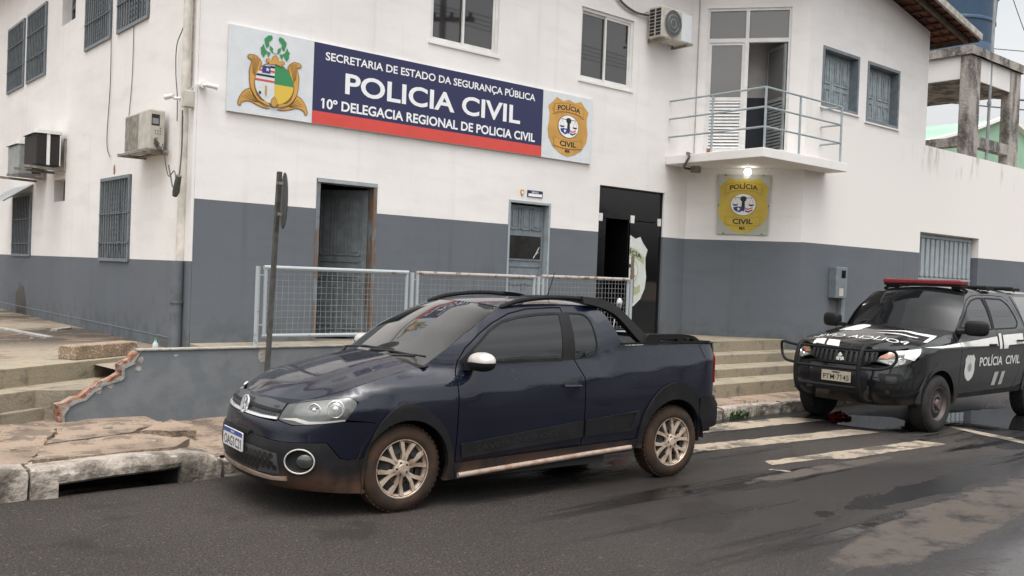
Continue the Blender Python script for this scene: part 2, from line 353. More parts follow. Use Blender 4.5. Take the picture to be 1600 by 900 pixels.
def rnd(l, r, n=5):
    """round the corners of a polygon"""
    out = []; N_ = len(l)
    for i in range(N_):
        p, a, q = Vector(l[i-1]), Vector(l[i]), Vector(l[(i+1) % N_]); r_ = r[i] if isinstance(r, (list, tuple)) else r
        if r_ <= 0: out.append(tuple(a)); continue
        d1 = min(r_, (p-a).length*.48); d2 = min(r_, (q-a).length*.48); s0 = a+(p-a).normalized()*d1; s1 = a+(q-a).normalized()*d2
        for k in range(n+1): t = k/n; out.append(tuple(s0*(1-t)**2+a*2*t*(1-t)+s1*t*t))
    return out
def ell(cx, cy, rx, ry, n=28, a0=0, a1=360): 
    full = abs(a1-a0) >= 360; k = n if full else n+1
    return [(cx+rx*math.cos(rad(a0+(a1-a0)*i/n)), cy+ry*math.sin(rad(a0+(a1-a0)*i/n))) for i in range(k)]
def rect(a, b_, c, d): return [(a, b_), (c, b_), (c, d), (a, d)]
def text_right(string, bold, shear=0):
    cu = bpy.data.curves.new('lettering', 'FONT'); cu.body = string; cu.size = 1; cu.offset = bold; cu.shear = shear
    o = bpy.data.objects.new('lettering', cu); COL.objects.link(o); dg = bpy.context.evaluated_depsgraph_get(); dg.update(); me = bpy.data.meshes.new_from_object(o.evaluated_get(dg)); COL.objects.unlink(o)
    r = max(v.co.x for v in me.vertices); bpy.data.objects.remove(o); bpy.data.curves.remove(cu); bpy.data.meshes.remove(me); return r
def text(g, string, fn, u0, v0, width, height, m=0, bold=.012, d=0, align='L', shear=0):
    """built-in font turned into flat letters of the given overall width and cap height"""
    cu = bpy.data.curves.new('lettering', 'FONT'); cu.body = string; cu.size = 1; cu.offset = bold; cu.resolution_u = 4; cu.shear = shear; cu.fill_mode = 'FRONT'
    o = bpy.data.objects.new('lettering', cu); COL.objects.link(o); dg = bpy.context.evaluated_depsgraph_get(); dg.update()
    me = bpy.data.meshes.new_from_object(o.evaluated_get(dg)); COL.objects.unlink(o)
    xs = [v.co.x for v in me.vertices]; x0, x1 = min(xs), max(xs); k = width/(x1-x0); h = height/.727; ones = []
    for i, ch in enumerate(string):                                      # the built-in 1 is a bare stroke: find it and give it its flag
        if ch == '1':
            ones.append(i)
    uu = u0 if align == 'L' else u0-width/2
    g.add([fn(uu+(v.co.x-x0)*k, v0+v.co.y*h, d) for v in me.vertices], [tuple(p.vertices) for p in me.polygons], m)
    for i in ones:
        xr = text_right(string[:i+1], bold, shear); sw = .092+2*bold
        fl = [(xr-sw+.004, .727+bold), (xr-sw-.13, .585), (xr-sw-.13, .475), (xr-sw+.004, .60)]
        g.add([fn(uu+(x-x0)*k, v0+y*h, d) for x, y in fl], [(0, 1, 2, 3)], m)
    bpy.data.objects.remove(o); bpy.data.curves.remove(cu); bpy.data.meshes.remove(me); return g
def tag(o, label, cat, group=None, kind=None):
    if label: o['label'] = label
    if cat: o['category'] = cat
    if group: o['group'] = group
    if kind: o['kind'] = kind
    return o
def thing(name, label, cat, loc=(0, 0, 0), rz=0, group=None):
    o = bpy.data.objects.new(name, None); COL.objects.link(o); o.location = loc; o.rotation_euler = (0, 0, rz); o.empty_display_size = .2
    W[o.name] = Matrix.Translation(Vector(loc)) @ Matrix.Rotation(rz, 4, 'Z'); return tag(o, label, cat, group)
def solo(g, name, mats, label, cat, group=None, **k):
    """a thing that is one mesh, its origin put at the middle of its base"""
    xs, ys, zs = zip(*g.v); o = Vector(((min(xs)+max(xs))/2, (min(ys)+max(ys))/2, min(zs))); g.v = [tuple(Vector(p)-o) for p in g.v]
    ob = g.build(name, mats, **k); ob.location = o; W[ob.name] = Matrix.Translation(o); return tag(ob, label, cat, group)
def structure(g, name, mats, **k): return tag(g.build(name, mats, **k), None, None, None, 'structure')
def sub(p, u, v, w): return p
# ------------------------------------------------------------------ ground, road, pavement
def sheet(poly, z): g = G(); g.poly(poly, lambda u, v, d: (u, v, z)); return g
structure(G().add([(-400,-400,-.16),(600,-400,-.16),(600,700,-.16),(-400,700,-.16)], [(0,1,2,3)]), 'ground', 'pave')
rg = G()
for x0, x1 in ((-80, 1.9), (1.9, 2.81), (2.81, 120)):
    rg.add([(x0,-30,0),(x1,-30,0),(x1,7.4,0),(x0,7.4,0)], [(0,1,2,3)])
rg.add([(-80,7.4,0),(1.9,7.4,0),(1.9,7.55,0),(-80,7.55,0),(2.81,7.4,0),(120,7.4,0),(120,7.55,0),(2.81,7.55,0)], [(0,1,2,3),(4,5,6,7)])
structure(rg, 'road', 'asphalt', recalc=True)
def jag(pts, amp, n=5, seed=0):
    """break the straight edges of a polygon into an uneven outline"""
    r = random.Random(seed); out = []
    for i in range(len(pts)):
        a, b_ = Vector(pts[i]), Vector(pts[(i+1) % len(pts)]); k = max(2, int((b_-a).length*n)); nrm = Vector((-(b_-a).y, (b_-a).x)).normalized()
        for j in range(k): out.append(tuple(a.lerp(b_, j/k)+nrm*r.uniform(-amp, amp)*(1 if j else .3)))
    return out
Zs = [((8.4,7.20),(9.24,7.22),(10.9,7.13),(11.15,6.72),(9.9,6.79),(8.4,6.88)), ((7.5,6.46),(8.06,6.41),(10.72,6.15),(10.88,5.82),(9.3,5.96),(7.6,6.13)),
      ((7.96,5.45),(9.3,5.36),(10.72,5.26),(10.8,4.96),(9.7,5.05),(8.9,5.07),(8.6,5.22),(7.86,5.30))]
for i, z in enumerate(Zs[:3]): structure(sheet(jag(z, .013, 14, i), .004), 'crosswalk_stripe', 'roadpaint')
gm = sheet(jag([(11.75,4.45),(11.95,5.1),(12.18,5.56),(12.30,5.58),(12.14,5.0),(11.95,4.4)], .015, 6, 8), .004)
gm.poly(jag([(7.62,5.18),(7.7,5.2),(7.78,5.03),(7.72,5.0)], .01, 8, 9), lambda u, v, d: (u, v, .004))
structure(gm, 'road_marking', 'roadpaint')
for i, (pl, am) in enumerate(((((11.2,6.78),(11.95,6.8),(12.3,6.4),(12.1,6.05),(11.5,5.66),(11.15,5.66),(11.02,6.1),(10.95,6.5)), .03), (((12.3,5.7),(13.2,6.25),(14.2,6.2),(15.6,6.0),(15.4,5.6),(13.8,5.3),(12.9,4.9),(12.5,5.2)), .05))):
    structure(sheet(jag(pl, am, 6, 20+i), .005), 'puddle', 'puddle')
# pavement right of the low wall, left corner pavement with lifted slabs, side yard
pv = G()
pv.poly([(3.15,7.55),(40,7.55),(40,9.4),(14.6,9.4),(14.6,8.2),(10.3,8.2),(10.3,9.4),(3.15,9.4)], lambda u, v, d: (u, v, .14))
structure(pv, 'pavement', 'pave')
cp = G(); rr = random.Random(5)
nx, ny = 60, 26
def cz(x, y):
    z = .165+.06*sst(8.4, 9.6, y)+.09*sst(2.5, 1.0, x)*sst(8.0, 9.2, y)
    return z+.012*math.sin(x*5.1+y*2)+.010*math.sin(x*2.3-y*6)+rr.uniform(-.004, .004)
def lerp(a, b, t): return a+(b-a)*t
def interp(x, pts):
    if x <= pts[0][0]: return pts[0][1]
    for (x0, y0), (x1, y1) in zip(pts, pts[1:]):
        if x <= x1: return y0+(y1-y0)*(x-x0)/(x1-x0)
    return pts[-1][1]
def sst(a, b, x):
    t = min(1, max(0, (x-a)/(b-a))); return t*t*(3-2*t)
vv = []; ff = []
for j in range(ny+1):
    for i in range(nx+1):
        x = -5+9.3*i/nx; y = 7.5+2.4*j/ny; vv.append((x, y, cz(x, y)-(.07 if x > 3.3 and y > 7.4 else 0)))
for j in range(ny):
    for i in range(nx):
        xa = -5+9.3*i/nx
        if 1.75 < xa < 2.95 and j < 8: continue                   # left open over the storm drain
        a = j*(nx+1)+i; ff.append((a, a+1, a+nx+2, a+nx+1))
cp.add(vv, ff, 0, True); structure(cp, 'corner_pavement', 'pave')
yd = G(); d_ = (.85, .53)
def dl(p, k): return (p[0]+d_[0]*k, p[1]+d_[1]*k)
e1, e2 = (2.0, 9.83), (1.93, 9.46)
yd.poly([(-8,9.1),dl(e1,-1.35),dl(e1,1.9),(4.25,10.95),(4.25,24),(-8,24)], lambda u, v, d: (u, v, .68))
structure(yd, 'side_yard', 'yard')
fill = G().poly([(3.1,9.56),(4.25,9.56),(4.25,10.95),dl(e1,1.9),dl(e1,1.2)], lambda u, v, d: (u, v, .64)); structure(fill, 'yard_infill', 'yard')

# kerb: cast stones with open joints; the drain inlet has a lintel stone over a dark opening
def kerb_stone(x0, x1, y0, y1, z0, z1, seed, r=.035, name='kerb_stone', lab=None):
    rn = random.Random(seed); g = G(); n = max(3, int((x1-x0)/.07)); sec = [(0, z0)] + [(0, z1-r)] + [(r*(1-math.cos(t)), z1-r+r*math.sin(t)) for t in (.4, .8, 1.2, 1.57)] + [(y1-y0, z1-.005), (y1-y0, z0)]
    vv = []
    for i in range(n+1):
        x = x0+(x1-x0)*i/n; e = .02 if i in (0, n) else 0
        for k, (a, z) in enumerate(sec):
            q = rn.uniform(-.008, .008) if 0 < k < 6 else 0
            vv.append((x+(rn.uniform(-.01, .01) if k else 0), y0+a+q+e*(k < 6), z+q*.7-e*.6*(1 < k < 6)))
    m = len(sec); ff = [(i*m+k, (i+1)*m+k, (i+1)*m+k+1, i*m+k+1) for i in range(n) for k in range(m-1)]+[tuple(range(m)), tuple(n*m+k for k in range(m))[::-1]]
    g.add(vv, ff, 0, True); return g
kx = 9.0; i = 0
for x0, x1, z1 in ((-5.0, -2.2, .22), (-2.15, .3, .225), (.34, 1.70, .232)):
    structure(kerb_stone(x0, x1, 7.38, 7.62, -.05, z1, int(x0*10), .05), 'kerb', 'kerb', recalc=True)
segs = [(3.2, 4.1), (4.13, 5.05), (5.08, 6.0), (6.03, 7.0), (7.03, 7.95), (7.98, 8.9), (8.93, 9.85), (9.9, 10.55), (10.58, 11.2)]+[(11.24+.95*k, 12.15+.95*k) for k in range(16)]
for k, (x0, x1) in enumerate(segs):
    structure(kerb_stone(x0, x1, 7.40+(.012*(k % 3)), 7.56, -.05, .145+.008*(k % 2), 50+k, .03), 'kerb', 'kerb', recalc=True)
dr = thing('storm_drain', 'whitewashed concrete storm drain inlet with a wide dark mouth in the kerb', 'storm drain', (2.4, 7.7, 0))
g = G(); rn = random.Random(3)
xs = [1.72+.1*k for k in range(15)]; prof = []
def lint(x):
    zb = .087+.03*(x-1.9)/.9 if 1.9 <= x <= 2.81 else -.05
    return zb
vv = []; xs = sorted(set([round(x, 3) for x in xs]+[1.899, 1.9, 2.81, 2.811, 3.16]))
sec_n = 8
for x in xs:
    zb = lint(x); q = [rn.uniform(-.008, .008) for _ in range(9)]; end = .05*sst(2.9, 3.16, x)
    zt = .228+.008*math.sin(x*6)-end*1.1
    yy = 7.36+end*.8+.012*math.sin(x*9)
    sec = [(8.0, zb), (yy+.03, zb), (yy, zb+.02), (yy-.005+q[0], (zb+zt)/2), (yy+q[1], zt-.055), (yy+.02, zt-.018), (yy+.06, zt), (8.0, zt-.012), ]
    vv += [(x, a, z) for a, z in sec]
ff = [(i*8+k, (i+1)*8+k, (i+1)*8+(k+1) % 8, i*8+(k+1) % 8) for i in range(len(xs)-1) for k in range(8)]+[tuple(range(8)), tuple((len(xs)-1)*8+k for k in range(8))[::-1]]
g.add(vv, ff, 0, True); g.build('lintel', 'kerb', dr, recalc=True)
g = G().box((1.85, 7.56, -.5), (2.86, 8.3, -.45)); g.box((1.84, 8.25, -.5), (2.87, 8.3, .08)); g.box((1.80, 7.4, -.5), (1.85, 8.3, .08)); g.box((2.86, 7.4, -.5), (2.91, 8.3, .08)); g.box((1.895, 7.5, -.4), (1.9, 8.2, .1)); g.box((2.806, 7.42, -.4), (2.809, 8.2, .117)); g.build('chamber_shade_lining', 'dark', dr)  # lining and cheek sheets coloured near black for the shade in the mouth
def slab(loop, z, t, lab, m='pave', tilt=(0, 0)):
    g = G(); x0 = sum(p[0] for p in loop)/len(loop); y0 = sum(p[1] for p in loop)/len(loop)
    g.poly(jag(loop, .019, 13, int(z*1e4)), lambda u, v, d: (u, v, z+tilt[0]*(u-x0)+tilt[1]*(v-y0)+d), depth=t)
    return solo(g, 'pavement_slab', m, lab, 'slab', 'lifted slabs of the corner pavement')
slab([(1.60,7.58),(1.74,7.6),(2.28,8.93),(2.0,9.05),(1.2,8.2)], .236, .06, 'worn tan slab left of the drain mouth, running back to the tip of the broken wall', tilt=(.0, .02))
slab([(1.78,7.62),(2.84,7.64),(3.10,7.95),(2.80,8.42),(1.98,8.18)], .242, .06, 'broad tan slab lying over the mouth of the storm drain')
slab([(2.36,8.98),(2.02,8.27),(2.78,8.5),(3.22,8.94),(2.9,9.24)], .238, .05, 'brown cracked slab along the foot of the broken wall')
slab([(2.86,8.50),(3.32,8.36),(3.38,8.60),(3.28,8.90)], .245, .07, 'small tilted slab with a broken corner nearest the dark blue pickup', tilt=(-.02, .06))

# ------------------------------------------------------------------ front steps, platform, side steps
st = thing('front_steps', 'beige concrete entrance steps running up to the glass door between the two pickups', 'steps', (12.4, 9, .14))
g = G()
for y0, y1, z0, z1 in ((8.15, 8.66, .10, .335), (8.65, 9.16, .10, .47), (9.15, 9.56, .10, .62)): g.box((10.42, y0+.0, z0), (14.62, y1, z1))
g.build('treads', 'step', st, bevel=.012)
g = G().poly([(4.25,9.56),(14.41,9.56),(13.3,11.0),(4.25,11.0)], lambda u, v, d: (u, v, .80+d), depth=.5); g.build('landing', 'step', st, bevel=.012)
ss = thing('side_steps', 'pair of beige concrete steps climbing to the dirt yard behind the broken wall', 'steps', (1.5, 9.6, .2))
def dstep(p, zt, zb, back, kmax=2.5):
    a, b_ = dl(p, -1.25), dl(p, kmax); nrm = (-.53, .85)
    g = G().poly([(-7, a[1]), a, b_, (b_[0]+nrm[0]*back, b_[1]+nrm[1]*back), (a[0]+nrm[0]*back, a[1]+back), (-7, a[1]+back)], lambda u, v, d: (u, v, zt+d), depth=zt-zb); return g
dstep(e1, .684, .1, .5).build('upper_step', 'step', ss, bevel=.012); dstep(e2, .50, .1, .5).build('lower_step', 'step', ss, bevel=.012)
g = dstep((1.9, 9.36), .33, .05, .4); g.build('foot_slab', 'step', ss, bevel=.02)

g = G().poly([(2.5,9.56),(4.24,9.56),(4.24,10.94),dl(e2,2.3),dl(e2,.4)], lambda u, v, d: (u, v, .497+d), depth=.4); g.build('infill', 'step', ss)
# low wall with the broken end, brick core showing
lw = thing('low_wall', 'low grey wall with a broken brick end stepping down behind the dark blue pickup', 'wall', (6.4, 9.47, .14))
edge = [(2.43,.10),(2.40,.30),(2.39,.385),(2.46,.40),(2.53,.44),(2.60,.45),(2.69,.53),(2.74,.55),(2.76,.585),(2.85,.60),(2.92,.64),(2.95,.66),(2.945,.74),(2.97,.76),(3.05,.80),(3.06,.83),(3.11,.87)]
core = edge+[(10.4,.875),(10.4,.10)]
g = G(); g.poly(core, lambda u, v, d: (u, 9.415-d, v), depth=.115); g.poly(core, lambda u, v, d: (u, 9.53-d, v))
g.build('brick_core', 'brick', lw)
rn = random.Random(11); off = [(2.47,.10),(2.47,.30),(2.50,.34)]
for (a, z) in edge[3:]: off.append((a+.045+rn.uniform(-.012, .02), z-.035+rn.uniform(-.015, .008)))
off[-1] = (3.15, .872)
g = G(); g.poly(off+[(10.41,.872),(10.41,.08)], lambda u, v, d: (u, 9.40-d, v), depth=-.014); g.poly(off+[(10.41,.872),(10.41,.08)], lambda u, v, d: (u, 9.545-d, v), depth=.014); g.build('grey_render', 'lowwall', lw, recalc=True)
mo = [(2.45,.10),(2.445,.31),(2.47,.355)]+[(a+.026, z-.018) for a, z in edge[3:]]
g = G(); g.poly(mo+[(3.3,.5),(3.3,.10)], lambda u, v, d: (u, 9.408-d, v)); g.build('plaster_edge', 'plaster', lw)
g = G().box((3.12, 9.395, .876), (10.42, 9.55, .888)); g.build('coping', 'plaster', lw)
g = G()
for i, (cx, cz_, w, h) in enumerate(((4.43,.80,.05,.085), (3.15,.79,.028,.03), (3.13,.70,.03,.028), (2.76,.50,.03,.035), (2.87,.54,.03,.025), (3.5,.82,.022,.014), (4.6,.36,.02,.012))):
    g.poly(jag(ell(cx, cz_, w, h, 12), .008, 60, i), lambda u, v, d: (u, 9.3975, v))
g.build('flaked_patches', 'plaster', lw)
# beam and bottle on the yard
g = G(); mtx = Matrix.Translation((2.84, 10.50, .684)) @ Matrix.Rotation(math.atan2(.50, .86), 4, 'Z'); g.obox(mtx, (0, 0, 0), (.92, .24, .15))
solo(g, 'concrete_beam', 'beam', 'short brown granite coloured concrete beam lying on top of the side steps', 'beam', bevel=.012)
bt = thing('plastic_bottle', 'small clear drink bottle with green cap standing by the broken wall', 'bottle', (3.62, 10.35, .70))
g = G().lathe([(0,0),(.032,0),(.034,.01),(.034,.13),(.028,.16),(.013,.185),(.013,.20)], Matrix.Identity(4), 14); g.build('bottle_body', 'bottle', bt, local=True)
g = G().lathe([(.015,.20),(.015,.222),(0,.222)], Matrix.Identity(4), 12); g.build('cap', 'bottlecap', bt, local=True)
g = G(); rn = random.Random(4)
for k in range(26):
    a, q = rn.uniform(0, 6.3), rn.uniform(.0, .17); x, y = 10.12+q*1.7*math.cos(a), 7.37+.05*math.sin(a)
    for j in range(4):
        b2 = rn.uniform(0, 6.3); h = rn.uniform(.04, .13); dx, dy = .05*math.cos(b2), .05*math.sin(b2); nx_, ny_ = -math.sin(b2)*.012, math.cos(b2)*.012
        g.add([(x, y, .0), (x+dx*.5+nx_, y+dy*.5+ny_, h*.7), (x+dx*1.3, y+dy*1.3, h), (x+dx*.5-nx_, y+dy*.5-ny_, h*.7)], [(0,1,2,3)])
solo(g, 'weed', 'leaf', 'tuft of green weeds growing out of the kerb behind the dark blue pickup', 'weed')
g = G(); rn = random.Random(14)
for k in range(40):
    x = rn.choice((rn.uniform(9.65, 9.95), rn.uniform(10.5, 10.85), rn.uniform(10.05, 11.1))); y = rn.choice((7.40, 7.575)); z = 0 if y < 7.5 else .14
    b2 = rn.uniform(0, 6.3); h = rn.uniform(.02, .05); g.add([(x, y, z), (x+.01, y+.005, z+h*.7), (x+.02*math.cos(b2), y+.01*math.sin(b2), z+h), (x-.01, y, z+h*.6)], [(0,1,2,3)])
tag(g.build('kerb_grass', 'leaf'), None, None, None, 'stuff')
# ------------------------------------------------------------------ the police station
ST = thing('police_station', 'two storey white police station with a grey painted base, bent at the balcony corner', 'building', (9, 15, .1))
FY, LX, RY = 11.0, 4.25, 9.4
CH0 = Vector((13.3, 11.0)); CHD = Vector((1.23, -1.6)).normalized(); CHN = Vector((CHD.y, -CHD.x)); CHL = 2.018
def F(u, v, d=0): return (u, FY-d, v)
def LF(u, v, d=0): return (LX-d, u, v)
def RW(u, v, d=0): return (u, RY-d, v)
def CF(u, v, d=0): return (CH0.x+CHD.x*u+CHN.x*d, CH0.y+CHD.y*u+CHN.y*d, v)
def wall(g, fn, u0, u1, v0, v1, holes, paint, th=.2):
    us = sorted({u0, u1}|{h[k] for h in holes for k in (0, 2)}); vs_ = sorted({v0, v1, paint}|{h[k] for h in holes for k in (1, 3)}); vs_ = [v for v in vs_ if v0 <= v <= v1]
    for i in range(len(us)-1):
        for j in range(len(vs_)-1):
            a, b_, c, d = us[i], vs_[j], us[i+1], vs_[j+1]; mu, mv = (a+c)/2, (b_+d)/2
            if any(h[0] < mu < h[2] and h[1] < mv < h[3] for h in holes): continue
            k = 1 if mv < paint else 0
            g.add([fn(a,b_,0),fn(c,b_,0),fn(c,d,0),fn(a,d,0)], [(0,1,2,3)], k); g.add([fn(a,b_,-th),fn(c,b_,-th),fn(c,d,-th),fn(a,d,-th)], [(3,2,1,0)], 2)
    for h in holes:
        a, b_, c, d = h[:4]; cuts = [b_]+([paint] if b_ < paint < d else [])+[d]; mk = h[4] if len(h) > 4 else None
        for lo, hi in zip(cuts, cuts[1:]):
            k = mk if mk is not None else (1 if (lo+hi)/2 < paint else 0)
            for u in (a, c): g.add([fn(u,lo,0),fn(u,hi,0),fn(u,hi,-th),fn(u,lo,-th)], [(0,1,2,3)], k)
        k = mk if mk is not None else (1 if b_ < paint else 0); g.add([fn(a,b_,0),fn(c,b_,0),fn(c,b_,-th),fn(a,b_,-th)], [(0,1,2,3)], k)
        k = mk if mk is not None else (1 if d < paint else 0); g.add([fn(a,d,0),fn(c,d,0),fn(c,d,-th),fn(a,d,-th)], [(3,2,1,0)], k)
PA = 2.53
D1, D2, D3 = (5.88,.80,6.76,2.91), (9.14,.80,9.96,2.89), (11.07,.80,12.70,3.31)
W1, W2 = (7.56,5.03,8.80,6.22), (10.50,4.97,11.74,6.15)
g = G(); wall(g, F, LX, 13.3, .1, 7.3, [D1, D2, D3, W1, W2], PA)
g.build('front_wall', ['white', 'grey', 'intwall'], ST)
BD = (.25, 4.12, 1.71, 6.69)
g = G(); wall(g, CF, 0, CHL, .1, 7.3, [BD], PA); g.build('corner_wall', ['white', 'grey', 'intwall'], ST)
SH1, SH2, GA = (14.98,5.00,16.22,6.09,3), (16.52,4.93,17.74,6.08,3), (18.85,.12,21.58,2.97)
g = G(); wall(g, RW, 14.53, 30, .1, 4.76, [GA], PA+.005, .22); g2_ = g; g = G(); wall(g, RW, 14.53, 18.9, 4.76, 7.0, [SH1, SH2], PA, .3)
rz = lambda x: 7.405-.2*(x-17.334)
g.add([RW(14.53,7.0),RW(18.9,7.0),RW(18.9,rz(18.9)),RW(14.53,rz(14.53))], [(0,1,2,3)]); g.add([RW(18.9,4.76),(18.9,16,4.76),(18.9,16,7.0),(18.9,16,rz(18.9)),RW(18.9,rz(18.9)),RW(18.9,7.0)], [(0,1,2,3,4,5)])
g.add([RW(18.9,4.76),RW(30,4.76),(30,9.62,4.76),(18.9,9.62,4.76)], [(0,1,2,3)]); g.add([(18.9,9.62,.1),(18.9,16,.1),(18.9,16,4.76),(18.9,9.62,4.76)], [(0,1,2,3)])
g.build('gable_wall', ['white', 'grey', 'intwall', 'bluegrey'], ST)
g2_.build('street_wall', ['parapet', 'grey', 'intwall', 'bluegrey'], ST)
PL = 1.78
L1, L2w, LV = (13.27,1.74,14.67,2.95), (18.74,1.76,20.23,2.92), (16.60,2.70,17.28,3.07)
U1, U2, U3, U4, UV = (12.76,5.0,14.14,6.28), (14.36,5.0,15.73,6.28), (18.04,4.98,19.47,6.27), (19.63,4.98,21.05,6.27), (16.3,5.65,17.1,6.5)
g = G(); wall(g, LF, 11.0, 23.5, .1, 7.3, [L1, L2w, LV, U1, U2, U3, U4, UV], PL, .22); g.build('side_wall', ['white', 'grey', 'intwall'], ST)
g = G().box((LX+.05, 23.3, .1), (18.9, 23.5, 7.2)); g.box((18.7, 9.62, .1), (18.88, 23.3, 6.9)); g.build('rear_wall', 'white', ST)
g = G(); fl = [(LX+.2, 11.2), (13.3, 11.2), (14.5, 9.7), (18.7, 9.7), (18.7, 23.3), (LX+.2, 23.3)]
for z in (.79, 3.95, 6.95): g.poly(fl, lambda u, v, d: (u, v, z+d), depth=.15)
g.build('inner_floor', 'intwall', ST)
for a_, b2_ in (((10.6, 11.2, .8), (10.7, 18, 3.8)), ((6.95, 11.2, .8), (7.05, 18, 3.8)), ((10.9, 14.4, .8), (13.3, 14.5, 3.8))): G().box(a_, b2_).build('inner_partition', 'intwall', ST)
g = G().poly(rect(-.1, 3.96, 2.2, 5.26), CF, d0=-.95, depth=.05); g.build('inner_dado', 'intdark', ST)
g = G().poly(rect(-.1, 5.26, 2.2, 6.94), CF, d0=-.95, depth=.05); g.build('inner_partition', 'white', ST)
g = G().poly([(LX-.45,10.6),(13.1,10.6),(14.4,8.8),(14.4,24),(LX-.45,24)], lambda u, v, d: (u, v, 7.32+d), depth=.14, m=0); g.build('flat_roof', 'white', ST)
g = G().poly(jag([(18.9,.68),(19.75,.68),(19.8,1.0),(19.5,1.28),(19.2,1.2),(19.0,.95)], .05, 8, 3), LF, d0=.0025); g.build('damp_stain', 'ink', ST)
g = G().poly(jag(ell(14.05, 3.06, .045, .075, 10), .012, 30, 5), LF, d0=.0025); g.build('chipped_spot', 'brick', ST)
g = G().box((LX-.004, 11.02, .812), (LX+.004, 23, .828)); g.build('skirting_line', 'bluegrey', ST)
# corner pilaster the pipes run in front of
g = G().box((LX-.035, 11.002, .1), (LX-.003, 11.32, 1.779), 1); g.box((LX-.035, 11.002, 1.781), (LX-.003, 11.32, 7.25), 0); g.build('corner_strip', ['white', 'grey'], ST)
# tiled gable roof over the right part
rf = G(); rows = []; nX, nY = 34, 150
for j in range(nY+1):
    y = 8.72+3.6*j/nY; cv = .035*abs(math.sin(math.pi*(y-8.72)/.18))
    for i in range(nX+1):
        x = 12.6+(19.72-12.6)*i/nX; rows.append((x, y, rz(x)+.12+cv+.02*((x*2.6) % 1)))
rf.add(rows, [(j*(nX+1)+i, j*(nX+1)+i+1, (j+1)*(nX+1)+i+1, (j+1)*(nX+1)+i) for j in range(nY) for i in range(nX)], 0, True)
R_ = rf.build('tile_roof', 'tileclay', ST)
g = G(); x0, x1 = 12.6, 19.66
for j in range(20):                                                  # underside: tiles seen between the battens
    y = 8.80+j*.18; g.add([(x0,y,rz(x0)+.09),(x1,y,rz(x1)+.09),(x1,y+.15,rz(x1)+.09),(x0,y+.15,rz(x0)+.09)], [(0,1,2,3)])
g.build('under_tile', 'tileclay', R_)
g = G()
for k in range(24): x = 12.7+k*.30; g.box((x, 8.8, rz(x)+.035), (x+.05, 12.3, rz(x)+.075))
for y in (8.95, 9.9): g.bar((x0, y, rz(x0)+.0), (x1-.1, y, rz(x1)+.0), .07, .09)
g.build('batten', 'bark', R_)
g = G().bar((x0, 8.71, rz(x0)+.07), (x1+.03, 8.71, rz(x1)+.07), .05, .13); g.build('verge_board', 'eavewood', R_)
g = G().box((x1-.02, 8.75, rz(x1)-.02), (x1+.03, 12.3, rz(x1)+.16)); g.build('eave_board', 'bark', R_)

# ---- windows and doors
def frame(g, fn, h, w, d0, dep, m=0):
    a, b_, c, d = h[:4]
    for q in (rect(a, b_, c, b_+w), rect(a, d-w, c, d), rect(a, b_+w, a+w, d-w), rect(c-w, b_+w, c, d-w)): g.poly(q, fn, d0=d0, depth=dep, m=m)
def sliding(fn, h, name):
    w = G(); frame(w, fn, h, .05, -.03, .09); o = w.build('window', 'alu', ST); mid = (h[0]+h[2])/2
    for k, (a, c, dd) in enumerate(((h[0]+.05, mid+.03, -.07), (mid-.03, h[2]-.05, -.045))):
        q = (a, h[1]+.05, c, h[3]-.05); s_ = G(); frame(s_, fn, q, .038, dd, .03); s_.build('sash', 'alu', o)
        p_ = G(); p_.poly(rect(q[0]+.038, q[1]+.038, q[2]-.038, q[3]-.038), fn, d0=dd-.014); p_.build('pane', 'glass', o)
    s_ = G().poly(rect(h[0]-.03, h[1]-.035, h[2]+.03, h[1]-.002), fn, d0=.02, depth=.05); s_.build('sill', 'white', o)
    return o
sliding(F, W1, 'w'); sliding(F, W2, 'w')
def barred(fn, h, horiz):
    w = G(); frame(w, fn, (h[0]+.02, h[1], h[2]-.06, h[3]), .045, .03, .03); frame(w, fn, (h[0]+.03, h[1]+.03, h[2]-.03, h[3]-.03), .035, -.12, .04); o = w.build('window', 'bluegrey', ST); mid = (h[0]+h[2])/2
    for a, c in ((h[0]+.05, mid-.004), (mid+.004, h[2]-.05)):
        s_ = G(); s_.poly(rect(a, h[1]+.05, c, h[3]-.05), fn, d0=-.12, depth=.03)
        n = int((h[3]-h[1]-.3)/.075)
        for k in range(n): z = h[1]+.17+k*.075; s_.poly([(a+.08, z), (c-.08, z), (c-.08, z+.05), (a+.08, z+.05)], lambda u, v, d: fn(u, v, -.105+d+.35*(z+.05-v)), m=0)
        s_.build('shutter', 'louverdk', o)
    b_ = G(); n = 12
    for k in range(1, n): u = h[0]+.02+(h[2]-h[0]-.08)*k/n; b_.bar(fn(u, h[1]+.02, .015), fn(u, h[3]-.02, .015), .018)
    for v in horiz: b_.bar(fn(h[0]+.02, v, .028), fn(h[2]-.06, v, .028), .022, .012)
    b_.build('bars', 'barpaint', o); return o
for h, hz in ((L1, (2.0, 2.42)), (L2w, (2.0, 2.45)), (U1, (5.4, 5.9)), (U2, (5.4, 5.9)), (U3, (5.4, 5.85)), (U4, (5.4, 5.85))): barred(LF, h, hz)
for h in (LV, UV):
    w = G(); frame(w, LF, (h[0], h[1], h[2], h[3]), .03, -.15, .04); o = w.build('vent_window', 'bluegrey', ST)
    p_ = G(); n = 3
    for k in range(n): z0 = h[1]+.03+(h[3]-h[1]-.06)*k/n; z1 = h[1]+.03+(h[3]-h[1]-.06)*(k+1)/n; p_.add([LF(h[0]+.03,z0,-.14),LF(h[2]-.03,z0,-.14),LF(h[2]-.03,z1-.01,-.19),LF(h[0]+.03,z1-.01,-.19)], [(0,1,2,3)])
    p_.build('pane', 'glass', o)
g = G(); a = L2w
